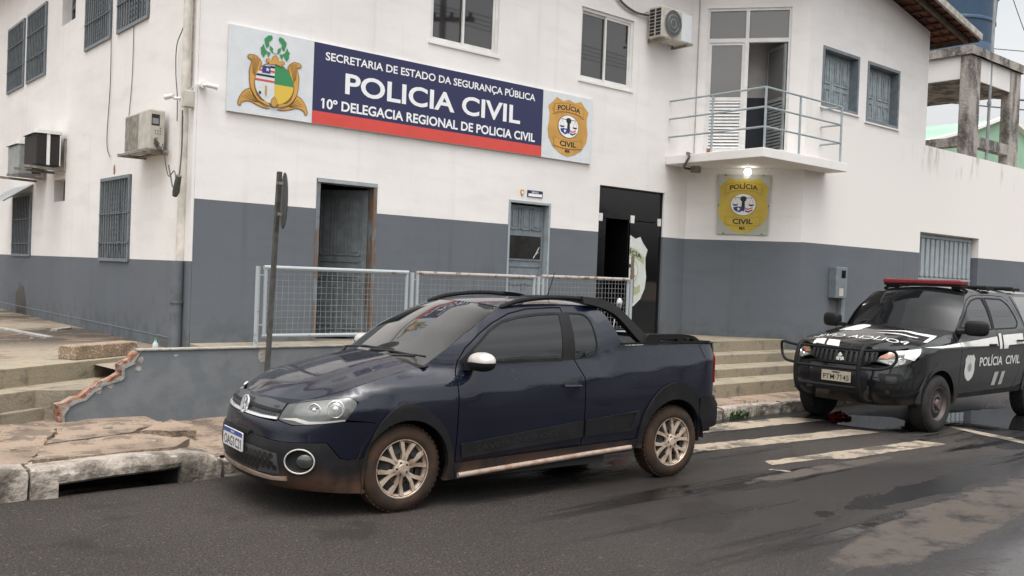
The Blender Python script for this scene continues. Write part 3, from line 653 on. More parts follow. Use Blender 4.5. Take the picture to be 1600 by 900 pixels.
g.add([LF(a[0]-.05,a[3]+.16,.0),LF(a[2]+.1,a[3]+.16,.0),LF(a[2]+.1,a[3]-.20,.50),LF(a[0]-.05,a[3]-.18,.50)], [(0,1,2,3)]); g.bar(LF(a[2]+.05,a[3]+.14,0), LF(a[2]+.05,a[3]-.20,.48), .02); g.bar(LF(a[0],a[3]+.14,0), LF(a[0],a[3]-.18,.48), .02)
solo(g, 'awning', 'acpanel', 'small tilted sheet metal awning over the far ground floor barred window', 'awning')
def shutters(h):
    w = G(); frame(w, RW, h, .055, .012, .27); o = w.build('window', 'bluegrey', ST); mid = h[0]+(h[2]-h[0])*.46
    for a, c in ((h[0]+.056, mid-.005), (mid+.005, h[2]-.056)):
        s_ = G(); s_.poly(rect(a, h[1]+.056, c, h[3]-.056), RW, d0=-.16, depth=.035); wd_ = c-a
        for (p, q) in ((.06, .36), (.44, .94)):
            z0, z1 = h[1]+.05+(h[3]-h[1]-.1)*p, h[1]+.05+(h[3]-h[1]-.1)*q
            for k in range(2):
                x = a+wd_*(.12+.42*k); xr = x+wd_*.34
                s_.poly([rect(x, z0, xr, z1), rect(x+.025, z0+.025, xr-.025, z1-.025)], RW, d0=-.145, depth=.02); s_.poly(rect(x+.06, z0+.06, xr-.06, z1-.06), RW, d0=-.15, depth=.015)
        s_.build('shutter', 'louver', o)
    s_ = G().poly(rect(h[0]-.04, h[1]-.03, h[2]+.04, h[1]-.003), RW, d0=.03, depth=.06); s_.build('sill', 'white', o)
shutters(SH1); shutters(SH2)
# yard gate in the street wall
gt = G(); gt.poly(rect(GA[0]+.01, GA[1]+.03, GA[2]-.01, GA[3]-.01), RW, d0=-.16, depth=.03)
gt.poly(rect(GA[0]+.03, 1.98, GA[2]-.06, 2.03), RW, d0=-.125, depth=.03); gt.poly(rect(GA[0]+.01, GA[3]-.10, GA[2]-.02, GA[3]-.05), RW, d0=-.12, depth=.04)
go = gt.build('gate', 'palegrey', ST); n = 12
for z0, z1 in ((.2, 1.96), (2.06, GA[3]-.12)):
    b_ = G()
    for k in range(n):
        u = GA[0]+.10+k*.215; b_.poly([(u, z0), (u+.135, z0), (u+.135, z1), (u, z1)], RW, d0=-.115, depth=.05)
    b_.build('ribs', 'palegrey', go)
# left door, standing ajar
def panel_door(g, mtx, w, h, layout, t=.035):
    g.obox(mtx, (0, 0, 0), (w, t, h))
    for (x0, z0, x1, z1) in layout:
        for q in ((x0, z0, x1, z0+.018), (x0, z1-.018, x1, z1), (x0, z0, x0+.018, z1), (x1-.018, z0, x1, z1)): g.obox(mtx, (q[0]*1, -.012, q[1]), (q[2], 0, q[3]))
        g.obox(mtx, (x0+.045, -.008, z0+.05), (x1-.045, 0, z1-.05))
fr = G(); frame(fr, F, (D1[0]-.02, D1[1]-.05, D1[2]+.02, D1[3]+.02), .055, .008, .19); fo = fr.build('door_frame', 'wornframe', ST)
g = G().poly(rect(D1[0]-.01, D1[3]-.03, D1[2]+.01, D1[3]+.015), F, d0=.016, depth=.05); g.build('head_trim', 'palegrey', fo)
dm = Matrix.Translation((D1[2]-.06, FY+.13, .82)) @ Matrix.Rotation(rad(-50), 4, 'Z') @ Matrix.Translation((-.74, 0, 0))
dg_ = G(); panel_door(dg_, dm, .76, 2.02, [(.08,1.12,.26,1.92),(.29,1.12,.47,1.92),(.50,1.12,.68,1.92),(.08,.78,.68,1.05),(.08,.10,.34,.70),(.42,.10,.68,.70)])
do = dg_.build('door', 'doorpaint', fo); g = G().obox(dm, (.05, -.05, .98), (.08, 0, 1.10)); g.build('handle', 'blackpl', do)
# middle door with the glazed hatch
fr = G(); frame(fr, F, (D2[0]-.02, D2[1]-.05, D2[2]+.02, D2[3]+.02), .035, .012, .12); fo = fr.build('door_frame', 'palegrey', ST)
dm = Matrix.Translation((D2[0]+.035, FY+.10, .81))
dg_ = G(); w_ = .76; panel_door(dg_, dm, w_, 2.04, [(.06,1.66,.25,2.0),(.285,1.66,.475,2.0),(.51,1.66,.70,2.0),(.05,.90,.71,1.10),(.06,.10,.36,.82),(.40,.10,.70,.82)])
do = dg_.build('door', 'bluegrey', fo)
g = G().obox(dm, (.035, -.014, 1.18), (.725, .0, 1.60)); g.build('pane_frame', 'bluegrey', do)
g = G().obox(dm, (.06, -.018, 1.21), (.70, -.0145, 1.565)); pn = g.build('pane', 'glass', do)
g = G(); g.bar(dm @ Vector((.55, -.021, 1.22)), dm @ Vector((.67, -.021, 1.40)), .012, .002); g.bar(dm @ Vector((.60, -.021, 1.28)), dm @ Vector((.66, -.021, 1.33)), .008, .002); g.build('crack_tape', 'letter', pn)
# glass entrance
fr = G(); frame(fr, F, (D3[0], D3[1], D3[2], D3[3]), .02, -.04, .06); fo = fr.build('entrance_frame', 'blackpl', ST)
g = G().poly(rect(D3[0]+.03, 2.78, D3[2]-.03, D3[3]-.03), F, d0=-.06, depth=.012); g.build('transom_pane', 'blackglass', fo)
g = G().poly(rect(11.90, .82, 12.66, 2.765), F, d0=-.055, depth=.012); gl = g.build('glass_leaf', 'blackglass', fo)
g = G().poly(rect(11.11, .82, 11.30, 2.765), F, d0=-.055, depth=.012); g.build('glass_leaf', 'blackglass', fo)
om = Matrix.Translation((11.88, FY+.07, .82)) @ Matrix.Rotation(rad(86), 4, 'Z'); g = G().obox(om, (0, 0, 0), (.56, .012, 1.94)); g.build('open_leaf', 'blackglass', fo)
for x, z in ((11.12, 2.72), (11.90, 2.73), (12.60, 2.72)): g = G().poly(rect(x, z, x+.09, z+.13), F, d0=-.045, depth=.03); g.build('clamp', 'alu', fo)
g = G().bar(F(11.98, 1.35, -.02), F(11.98, 1.95, -.02), .03); g.build('handle', 'wornframe', gl)
# balcony door
fr = G(); frame(fr, CF, BD, .045, -.03, .08); fo = fr.build('balcony_door_frame', 'alu', ST); md_ = .955
for q in (rect(BD[0]+.045, 6.08, BD[2]-.045, 6.15), rect(md_-.035, BD[1]+.04, md_+.035, 6.08), rect(md_-.03, 6.15, md_+.03, BD[3]-.045)):
    g = G().poly(q, CF, d0=-.025, depth=.07); g.build('mullion', 'alu', fo)
for q in (rect(BD[0]+.05, 6.16, md_-.03, BD[3]-.05), rect(md_+.03, 6.16, BD[2]-.05, BD[3]-.05)): g = G().poly(q, CF, d0=-.06, depth=.01); g.build('pane', 'greyglass', fo)
g = G().poly(rect(BD[0]+.09, 5.10, md_-.07, 6.03), CF, d0=-.06, depth=.01); g.build('pane', 'greyglass', fo)
g = G(); frame(g, CF, (BD[0]+.045, BD[1]+.01, md_-.035, 6.08), .045, -.045, .04); g.poly(rect(BD[0]+.09, 5.04, md_-.08, 5.10), CF, d0=-.045, depth=.03)
for k in range(15): z = 4.18+k*.058; g.poly([(BD[0]+.09, z), (md_-.08, z), (md_-.08, z+.05), (BD[0]+.09, z+.05)], lambda u, v, d: CF(u, v, -.045-.5*(v-z)))
g.build('louvred_leaf', 'alu', fo)
hg = CF(BD[2]-.06, 0, -.06); om = Matrix.Translation((hg[0], hg[1], 4.14)) @ Matrix.Rotation(math.atan2(CHD.y, CHD.x)+rad(118), 4, 'Z')
g = G()
for q in ((0, 0, .62, .06), (0, 1.86, .62, 1.92), (0, .06, .05, 1.86), (.57, .06, .62, 1.86), (.05, .92, .57, .98)): g.obox(om, (q[0], 0, q[1]), (q[2], .035, q[3]))
for k in range(14): g.obox(om, (.05, .01+.005*(k % 2), .08+k*.06), (.57, .02, .12+k*.06))
oo = g.build('open_leaf', 'acpanel', fo); g = G().obox(om, (.05, .012, .98), (.57, .022, 1.86)); g.build('pane', 'greyglass', oo)
# balcony slab and railing
bz0, bz1 = 3.81, 3.96
bp = [(12.68,8.95),(15.2,8.95),(15.2,9.397),(14.545,9.397),(13.315,10.997),(12.68,10.997)]
g = G().poly(bp, lambda u, v, d: (u, v, bz1+d), depth=bz1-bz0); g.poly(bp, lambda u, v, d: (u, v, bz0)); BS = g.build('balcony_slab', 'white', ST, bevel=.008)
rl = G(); c0, c1, c2 = (12.74, 8.99), (15.0, 8.99), (15.0, 9.39)
for z in (4.30, 4.62, 4.935):
    rl.tube([(12.74, 10.99, z), (*c0, z)], .017, 8); rl.tube([(*c0, z), (*c1, z)], .017, 8); rl.tube([(*c1, z), (*c2, z)], .017, 8)
for x, y in (c0, c1, (13.72, 8.99), (12.74, 10.05)): rl.tube([(x, y, bz1-.02), (x, y, 4.95)], .020, 8)
rl.build('railing', 'palegrey', ST)
# ------------------------------------------------------------------ sign boards
SHIELD = [(0,.46),(-.07,.44),(-.14,.42),(-.22,.44),(-.30,.47),(-.37,.40),(-.5,.30),(-.46,.18),(-.47,.05),(-.50,-.08),(-.47,-.22),(-.36,-.36),(-.18,-.455),(0,-.5)]
SHIELD = SHIELD+[(-x, y) for x, y in SHIELD[-2:0:-1]]
def ribbon(cy, bend, hw, hh, n=10): return [(-hw+2*hw*i/n, cy+hh+bend*(1-(2*i/n-1)**2)) for i in range(n+1)]+[(hw-2*hw*i/n, cy-hh+bend*(1-(2*i/n-1)**2)) for i in range(n+1)]
def curve_fn(fn, bend, hw): return lambda u, v, d: fn(u, v+bend*(1-(u/hw)**2), d)
def star(cx, cy, r, a0=90): return [(cx+(r if i % 2 == 0 else r*.4)*math.cos(rad(a0+36*i)), cy+(r if i % 2 == 0 else r*.4)*math.sin(rad(a0+36*i))) for i in range(10)]
def badge(fn, mats, parent, scene=True, part='badge'):
    """police shield: field, two ribbons with words, roundel with a raised fist, scales and a striped flag; mats = field, line, ribbon, white, ink, blue, red"""
    g = G(); k = .0022
    g.poly(SHIELD, fn, d0=k)
    for cy, b_, hw, hh in ((.27, .05, .36, .068), (-.27, -.03, .34, .066)):
        for sx in (-1, 1):
            e = [(sx*hw*.80, cy+.02+b_*.2), (sx*(hw+.05), cy+.0), (sx*(hw+.0), cy-.045), (sx*(hw+.04), cy-.10), (sx*hw*.80, cy-.085)] if cy > 0 else [(sx*hw*.82, cy+.06), (sx*(hw+.05), cy+.15), (sx*(hw-.01), cy+.10), (sx*(hw+.06), cy+.05), (sx*hw*.82, cy-.03)]
            g.poly(e, fn, d0=2*k, m=1); cx_ = sum(p[0] for p in e)/5; cy_ = sum(p[1] for p in e)/5; g.poly([((p[0]-cx_)*.86+cx_, (p[1]-cy_)*.86+cy_) for p in e], fn, d0=2.6*k, m=2)
        g.poly(ribbon(cy, b_, hw+.008, hh+.008), fn, d0=3*k, m=1); g.poly(ribbon(cy, b_, hw, hh), fn, d0=4*k, m=2)
    text(g, 'POLÍCIA', curve_fn(fn, .05, .36), 0, .232, .56, .082, 4, .022, 5*k, 'C')
    text(g, 'CIVIL', curve_fn(fn, -.03, .34), 0, -.305, .40, .088, 4, .03, 5*k, 'C')
    text(g, 'MA', fn, 0, -.43, .12, .05, 4, .02, 5*k, 'C')
    cx, cy = 0, .005
    g.poly(ell(cx, cy, .262, .196, 36), fn, d0=3*k, m=1); g.poly(ell(cx, cy, .248, .185, 36), fn, d0=4*k, m=3)
    if scene:
        g.poly([(-.035,-.04),(.035,-.04),(.03,.06),(.058,.075),(.062,.125),(.03,.148),(-.03,.148),(-.062,.125),(-.058,.08),(-.03,.06)], fn, d0=5*k, m=4)
        for sx in (-1, 1):
            g.poly([(sx*.05,.112),(sx*.18,.122),(sx*.18,.128),(sx*.05,.122)], fn, d0=5*k, m=4)
            for q in (-.05, .05): g.poly([(sx*.16,.12),(sx*.164,.12),(sx*.16+q+.002,.01),(sx*.16+q-.002,.01)], fn, d0=5*k, m=4)
            g.poly([(sx*.16-.062,.008),(sx*.16+.062,.008),(sx*.16+.04,-.014),(sx*.16,-.022),(sx*.16-.04,-.014)], fn, d0=5*k, m=4)
        g.poly([(-.20,-.045),(-.12,-.03),(-.02,-.035),(.035,-.03),(.035,-.09),(.0,-.12),(-.02,-.10),(-.06,-.13),(-.12,-.12),(-.18,-.09)], fn, d0=5*k, m=5)
        g.poly(star(-.09, -.075, .040), fn, d0=6*k, m=3)
        for q in (0, .045): g.poly([(.04,-.045-q),(.10,-.065-q),(.19,-.035-q*.9),(.185,-.058-q*.9),(.10,-.09-q),(.04,-.07-q)], fn, d0=5*k, m=6 if q == 0 else 4)
    return g.build(part, mats, parent)
sb = thing('sign_board', 'long navy blue board on the front wall lettered in white above a red stripe', 'sign board', (7.69, FY-.04, 3.62))
SX0, SX1, SZ0, SZ1, B1, B2 = 4.60, 10.80, 3.62, 4.67, 5.735, 9.70
SF = lambda u, v, d=0: (u, FY-.045-d, v)
g = G().box((SX0, FY-.042, SZ0), (SX1, FY-.006, SZ1)); bo = g.build('board', 'signwhite', sb)
g = G().poly(rect(B1, SZ0+.004, B2, SZ1-.004), SF, d0=-.0015); g.build('navy_field', 'signnavy', bo)
g = G().poly(rect(B1, SZ0+.003, B2, SZ0+.165), SF, d0=.0006); g.build('red_stripe', 'signred', bo)
g = G(); mid = (B1+B2)/2
text(g, 'SECRETARIA DE ESTADO DA SEGURANÇA PÚBLICA', SF, mid+.0, 4.462, 3.63, .105, 0, .018, .002, 'C')
text(g, 'POLICIA CIVIL', SF, mid+.005, 4.075, 3.04, .27, 0, .022, .002, 'C')
text(g, '10º DELEGACIA REGIONAL DE POLICIA CIVIL', SF, mid, 3.835, 3.68, .128, 0, .026, .002, 'C')
g.build('lettering', 'letter', bo)
AC_ = lambda u, v, d=0: SF(5.165+.033+u, 4.15+v, d)
horn = [(-.36,.18),(-.34,.20),(-.32,.20),(-.27,.205),(-.23,.19),(-.19,.155),(-.17,.12),(-.185,.07),(-.20,.02),(-.23,-.03),(-.25,-.07),(-.262,-.12),(-.26,-.17),(-.245,-.23),(-.22,-.29),(-.18,-.325),(-.14,-.34),(-.10,-.325),(-.07,-.34),(-.06,-.37),(-.03,-.40),(-.08,-.405),(-.13,-.39),(-.18,-.37),(-.23,-.34),(-.275,-.29),(-.31,-.23),(-.33,-.15),(-.335,-.08),(-.34,0),(-.33,.05),(-.315,.10),(-.31,.13),(-.33,.135),(-.36,.15),(-.368,.165)]
low = [(-.47,-.39),(-.455,-.34),(-.42,-.28),(-.38,-.24),(-.32,-.21),(-.30,-.23),(-.27,-.29),(-.23,-.34),(-.18,-.375),(-.13,-.40),(-.08,-.42),(-.03,-.43),(-.09,-.44),(-.16,-.43),(-.23,-.41),(-.29,-.385),(-.34,-.38),(-.385,-.39),(-.42,-.41),(-.425,-.44),(-.45,-.45),(-.47,-.43),(-.475,-.41)]
mir = lambda l: [(-x, y) for x, y in l][::-1]
shr = lambda l, k: [((x-sum(p[0] for p in l)/len(l))*k+sum(p[0] for p in l)/len(l), (y-sum(p[1] for p in l)/len(l))*k+sum(p[1] for p in l)/len(l)) for x, y in l]
g = G(); k = .0022; g2 = lambda l, d, m: (g.poly(l, AC_, d0=d*k, m=m), g.poly(mir(l), AC_, d0=d*k, m=m))
def inset(l, t):
    out = []; n = len(l)
    for i in range(n):
        p, a, q = Vector(l[i-1]), Vector(l[i]), Vector(l[(i+1) % n]); d = (q-p).normalized(); out.append((a.x+d.y*t, a.y-d.x*t))
    return out
g2(low, 1, 1); g2(inset(low, .010), 2, 0); g2(horn, 3, 1); g2(inset(horn, .010), 4, 0)
for a in range(5):                                                   # flutes on the horns
    q = [(-.30+.022*a, .185-.006*a), (-.292+.022*a, .183-.006*a), (-.285+.006*a, -.02-.01*a), (-.291+.006*a, -.02-.01*a)]; g2(q, 5, 1)
    q = [(-.43+.03*a, -.33+.022*a), (-.42+.03*a, -.33+.022*a), (-.235+.01*a, -.37), (-.25+.01*a, -.375)]; g2(q, 3, 1)
sh_ = ell(.005, -.12, .262, .255, 40); sc_ = lambda x0, y0, x1, y1: [(x, y) for x, y in rect(x0, y0, x1, y1)]
g.poly(ell(.0, -.12, .272, .264, 40), AC_, d0=3.5*k, m=1)
def quarter(x0, y0, x1, y1, n=14):
    """the part of the oval inside a rectangle"""
    pts = []; r_ = ell(0, -.12, .258, .250, 90); import_ = [(min(max(x, x0), x1), min(max(y, y0), y1)) for x, y in r_]
    for p in import_:
        if not pts or math.dist(p, pts[-1]) > 1e-5: pts.append(p)
    if math.dist(pts[0], pts[-1]) < 1e-5: pts.pop()
    return pts
g.poly(ell(0, -.12, .258, .250, 48), AC_, d0=4.5*k, m=2)
g.poly(quarter(0, -.12, .3, .2), AC_, d0=5.5*k, m=3); g.poly(quarter(0, -.5, .3, -.12), AC_, d0=5.5*k, m=4)
for j, m_ in enumerate((6, 7, 6, 7)): y1 = .105-.062*j; g.poly([(x, y) for x, y in quarter(-.3, y1-.024-(.0), 0, y1)], AC_, d0=5.5*k, m=m_) if j else g.poly(quarter(-.06, .075, 0, .10), AC_, d0=5.5*k, m=6)
g.poly(quarter(-.17, .0, -.06, .09), AC_, d0=6*k, m=5); g.poly(star(-.10, .045, .030), AC_, d0=7*k, m=2)
for a in range(10): t = rad(36*a+10); g.poly([(-.11+.04*math.cos(t), -.22+.05*math.sin(t)), (-.11+.10*math.cos(t)-.002, -.22+.09*math.sin(t)), (-.11+.10*math.cos(t)+.002, -.22+.09*math.sin(t)+.003)], AC_, d0=6*k, m=8)
g.poly([(-.125,-.15),(-.10,-.16),(-.10,-.27),(-.115,-.28),(-.125,-.24)], AC_, d0=7*k, m=0); g.poly(ell(-.19, -.25, .016, .02, 10), AC_, d0=7*k, m=6)
cr_ = [(0,.245),(-.04,.215),(-.05,.17),(-.09,.19),(-.125,.175),(-.13,.14),(-.10,.145),(-.085,.125),(-.11,.10),(-.06,.115),(0,.125)]
g.poly(cr_+[(-x, y) for x, y in cr_[-2:0:-1]], AC_, d0=8*k, m=1); c2 = cr_; cc = cr_+[(-x, y) for x, y in cr_[-2:0:-1]]; g.poly(inset(cc, -.008) if False else shr(cc, .90), AC_, d0=9*k, m=0)
pn_ = [(0,-.27),(-.035,-.31),(-.05,-.36),(-.03,-.40),(0,-.41)]; pp = pn_+[(-x, y) for x, y in pn_[-2:0:-1]]; g.poly(pp, AC_, d0=8*k, m=1); g.poly(shr(pp, .84), AC_, d0=9*k, m=0)
for a in range(4): t = 36*a; 
lv = [[(-.15,.42),(-.10,.47),(-.05,.48),(-.04,.44),(-.09,.39),(-.08,.345),(-.12,.31),(-.14,.37)], [(-.20,.30),(-.175,.325),(-.16,.36),(-.14,.31),(-.13,.29),(-.10,.27),(-.16,.19),(-.17,.215),(-.19,.24),(-.185,.27)], [(-.07,.35),(-.03,.32),(-.035,.27),(-.06,.285),(-.075,.31)], [(-.11,.27),(-.06,.265),(-.075,.23),(-.09,.205),(-.105,.235)], [(-.05,.272),(0,.255),(0,.262),(-.05,.283)]]
for l in lv: g2(l, 2, 3)
g.build('coat_of_arms', ['gold', 'golddk', 'signwhite', 'sgreen', 'syellow', 'sblue', 'ink', 'signred', 'acgrey'], bo)
BM1 = ['gold', 'golddk', 'gold', 'letter', 'ink', 'sblue', 'signred']
badge(lambda u, v, d=0: SF(10.253+u*.88, 4.155+v*.945, d), BM1, bo)
# plate over the middle door
pt = thing('door_plate', 'small blue plate with a tiny badge beside it above the middle grey door', 'sign', (9.57, FY-.02, 2.99))
g = G().poly(rect(9.48, 2.985, 9.795, 3.085), F, d0=.014, depth=.012); po = g.build('plate', 'signnavy', pt)
g = G(); g.poly(rect(9.495, 2.992, 9.78, 3.035), F, d0=.0158); text(g, 'SERVIÇO', F, 9.635, 3.045, .14, .026, 0, .02, .0162, 'C'); g.build('white_band', 'letter', po)
g = G().poly([(9.375+.036*a, 3.035+.05*b_) for a, b_ in ((-1,.6),(-.6,1),(0,.9),(.6,1),(1,.6),(.9,-.3),(0,-1),(-.9,-.3))], F, d0=.014, depth=.012); g.build('badge', 'gold', pt)
g = G().poly(ell(9.375, 3.035, .018, .022, 12), F, d0=.0156); g.build('roundel', 'letter', pt)
# acrylic badge board under the balcony
ab = thing('badge_board', 'square clear acrylic board with a yellow police shield below the balcony', 'sign board', CF(1.0, 2.62, .03))
AB = lambda u, v, d=0: CF(u, v, .036+d)
g = G().poly(rect(.553, 2.635, 1.450, 3.705), AB, depth=.008); bo = g.build('board', 'acryl', ab)
badge(lambda u, v, d=0: AB(1.0+u*.87, 3.165+v*1.03, d*1.2), ['yellow', 'yellowdk', 'yellow', 'letter', 'ink', 'sblue', 'signred'], bo)
g = G()
for u, v in ((.68, 3.69), (1.33, 3.69), (.57, 3.15), (1.435, 3.15), (.67, 2.65), (1.34, 2.65)): g.tube([CF(u, v, 0), CF(u, v, .05)], .012, 8)
g.build('standoff', 'blackpl', bo)
# half shield on the entrance glass
gl = bpy.data.objects['glass_leaf']; W[gl.name] = W[ST.name]
DF = lambda u, v, d=0: F(11.905+u, 1.905+v, -.053+d)
hs_ = [(0,.62),(.14,.56),(.26,.60),(.33,.50),(.46,.38),(.41,.24),(.42,.06),(.45,-.10),(.42,-.30),(.32,-.48),(.16,-.60),(0,-.66)]
g = G(); g.poly(hs_, DF, d0=.001); g.build('half_shield_decal', 'decal', gl)
g = G(); g.poly([(.0,.42),(.20,.36),(.38,.24),(.37,.12),(.20,.21),(.0,.27)], DF, d0=.0024, m=0); g.poly([(.0,-.22),(.2,-.28),(.30,-.22),(.30,-.36),(.18,-.42),(0,-.40)], DF, d0=.0024)
g.poly(ell(.0, .0, .235, .235, 20, -90, 90), DF, d0=.0024, m=0); g.poly(ell(.0, .0, .215, .215, 20, -90, 90), DF, d0=.0032, m=1)
text(g, 'ÍCIA', lambda u, v, d: DF(u, v-.28*(u-.02), d), .005, .30, .30, .075, 2, .025, .0036)
g.poly([(.03,.01),(.14,.01),(.11,-.03),(.05,-.03)], DF, d0=.004, m=2); g.poly([(.03,-.08),(.10,-.10),(.17,-.06),(.17,-.09),(.10,-.14),(.03,-.12)], DF, d0=.004, m=3); g.poly([(0,.12),(.05,.115),(.05,.06),(0,.05)], DF, d0=.004, m=2)
g.build('decal_detail', ['decaldim', 'decal', 'ink', 'signred'], gl)

# ------------------------------------------------------------------ low wall fence
fe = thing('mesh_fence', 'pale grey fence of three square mesh panels standing on the low wall', 'fence', (7.3, 9.47, .88))
FN = lambda u, v, d=0: (u, 9.475-d, v)
def fpanel(x0, x1, z0, z1, rail):
    g = G(); r = .021
    g.tube([FN(x0, z0), FN(x0, z1)], r, 8); g.tube([FN(x1, z0), FN(x1, z1)], r, 8); g.tube([FN(x0-.02, z0), FN(x1+.02, z0)], r, 8); o = g.build('panel_frame', 'fence', fe)
    g = G().tube([FN(x0-.02, z1), FN(x1+.02, z1)], r+.003, 8); g.build('top_rail', rail, o)
    g = G(); n = int((x1-x0)/.066); m_ = int((z1-z0)/.066); rn = random.Random(int(x0*10))
    for k in range(1, n): 
        u = x0+(x1-x0)*k/n; q = rn.uniform(-.006, .006); g.tube([FN(u+q, z0), FN(u-q, (z0+z1)/2, .004*(k % 2)), FN(u+q*.5, z1)], .0029, 4)
    for k in range(1, m_):
        v = z0+(z1-z0)*k/m_; g.tube([FN(x0+(x1-x0)*t/6, v+rn.uniform(-.004, .004), .003) for t in range(7)], .0029, 4)
    g.build('wire_mesh', 'wire', o)
fpanel(4.475, 6.30, 1.0, 1.742, 'fence'); fpanel(6.455, 8.35, .99, 1.742, 'rustrail'); fpanel(8.51, 10.20, .99, 1.757, 'rustrail')
for x, zt in ((4.385, 1.755), (6.378, 1.745), (8.43, 1.752), (10.27, 1.76)):
    g = G().tube([FN(x, .875), FN(x, zt)], .026, 8)
    if x < 10: 
        for z in (1.12, 1.66): g.bar(FN(x, z), FN(x+.09, z), .012)
    g.build('post', 'fence', fe)
g = G().tube([FN(10.275, 1.64), FN(10.285, 2.12)], .024, 8); g.build('post_top', 'wornframe', fe)

# round traffic sign seen edge on
ts = thing('traffic_sign', 'round traffic sign seen edge on, atop a weathered wooden post', 'traffic sign', (4.30, 9.0, .15))
g = G().bar((4.285, 9.0, .12), (4.365, 9.0, 2.74), .046, .046); g.build('post', 'pole', ts, bevel=.004)
vd = Vector((4.40, 9.0, 0)).normalized(); nrm = (Matrix.Rotation(rad(-83), 3, 'Z') @ vd); mt = Matrix.Translation(Vector((4.365, 8.985, 2.44))+nrm*.045) @ nrm.to_track_quat('Z', 'Y').to_matrix().to_4x4()
g = G().lathe([(0,-.004),(.29,-.004),(.295,0),(.29,.006),(0,.006)], mt, 40); g.build('disc', 'signback', ts)
g = G().bar(Vector((4.335, 9.0, 2.62)), Vector((4.40, 8.985, 2.62)), .04, .03); g.bar(Vector((4.335, 9.0, 2.3)), Vector((4.40, 8.985, 2.3)), .04, .03); g.build('bracket', 'acrust', ts)

# ------------------------------------------------------------------ air conditioners
def split_unit(name, lab, mtx, w, h, d, mats, kind, grp=None):
    """outdoor unit in a frame whose x runs along the wall, y out of the wall, z up"""
    t = thing(name, lab, 'air conditioner', mtx.translation, 0, grp); 
    body, coil = mats
    g = G().obox(mtx, (0, .06, .03), (w, d+.06, h)); b_ = g.build('casing', body, t, bevel=.018)
    return t, b_
def local(m): return lambda u, v, d=0: tuple(m @ Vector((u, d, v)))
# front wall unit, fan facing the street
m1 = Matrix.Translation((12.03, FY, 5.86)) @ Matrix.Diagonal((1, -1, 1, 1))
t, cs = split_unit('air_conditioner', 'outdoor unit with round fan grille on the front wall beside the balcony', m1, .80, .56, .30, ('acgrey', 'accoil'), 'fan')
fc = lambda u, v, d=0: tuple(m1 @ Vector((u, .36+d, v)))
g = G().poly(ell(.29, .30, .215, .225, 36), fc, d0=.004); g.build('fan_well', 'accoil', cs)
g = G(); 
for k in range(15): x = .10+k*.027; hh = .215*math.sqrt(max(0, 1-((x-.29)/.215)**2)); g.bar(fc(x, .30-hh, .012), fc(x, .30+hh, .012), .006)
for r_ in (.215, .14, .07): g.tube([fc(p[0], p[1], .012) for p in ell(.29, .30, r_, r_*1.045, 30)+[(.29+r_, .30)]], .007, 5)
g.build('fan_grille', 'acpanel', cs)
g = G().poly(rect(.52, .06, .785, .53), fc, d0=.003, depth=.003); g.build('service_panel', 'signwhite', cs)
g = G()
sf = lambda u, v, d=0: tuple(m1 @ Vector((-d, u, v)))
for i in range(2):
    for j in range(8): g.poly(rect(.09+i*.14, .07+j*.058, .20+i*.14, .115+j*.058), sf, d0=.003)
g.build('side_louvres', 'accoil', cs)
for x in (.08, .70):
    g = G(); g.bar(m1 @ Vector((x, 0, .0)), m1 @ Vector((x, .46, .0)), .035, .035); g.bar(m1 @ Vector((x, .005, .0)), m1 @ Vector((x, .005, .34)), .035, .02); g.build('bracket', 'acrust', t)
# side wall units: x along +Y
def m_side(y, z): return Matrix(((0, -1, 0, LX), (1, 0, 0, y), (0, 0, 1, z), (0, 0, 0, 1)))
mb = m_side(11.88, 3.13)
t, cs = split_unit('air_conditioner', 'old beige box unit with a torn panel near the corner pipes', mb, .92, .53, .20, ('acgrey', 'accoil'), 'box')
en = lambda u, v, d=0: tuple(mb @ Vector((-d, u+.06, v)))
g = G(); g.poly(rect(.07, .33, .17, .47), en, d0=.003); g.build('torn_opening', 'accoil', cs)
g = G().poly(rect(.085, .35, .16, .42), en, d0=.005); g.build('exposed_board', 'acpanel', cs)
g = G(); rn = random.Random(2)
for k in range(9): p = (rn.uniform(.03, .12), rn.uniform(.07, .18)); g.tube([en(*p), en(p[0]+.03, p[1]-.03, .03), en(p[0]-.02, p[1]-.07, .02)], .006, 5)
for k in range(7): p = (.06+.03*(k % 3), .23+.035*(k//3)); g.poly(ell(p[0], p[1], .008, .008, 8), en, d0=.004)
g.build('service_valves', 'cable', cs)
fr_ = lambda u, v, d=0: tuple(mb @ Vector((u, .26+d, v)))
g = G().poly(rect(.40, .06, .90, .50), fr_, d0=.004); g.build('fan_guard', 'acrust', cs)
g = G(); g.bar(mb @ Vector((.06, -.0, 0)), mb @ Vector((.06, .36, .0)), .05, .04); g.bar(mb @ Vector((.86, 0, 0)), mb @ Vector((.86, .36, .0)), .05, .04); g.bar(mb @ Vector((-.10, .30, .01)), mb @ Vector((1.0, .30, .01)), .04, .03); g.bar(mb @ Vector((-.10, .06, .01)), mb @ Vector((1.0, .06, .01)), .04, .03); g.build('bracket', 'acrust', t)
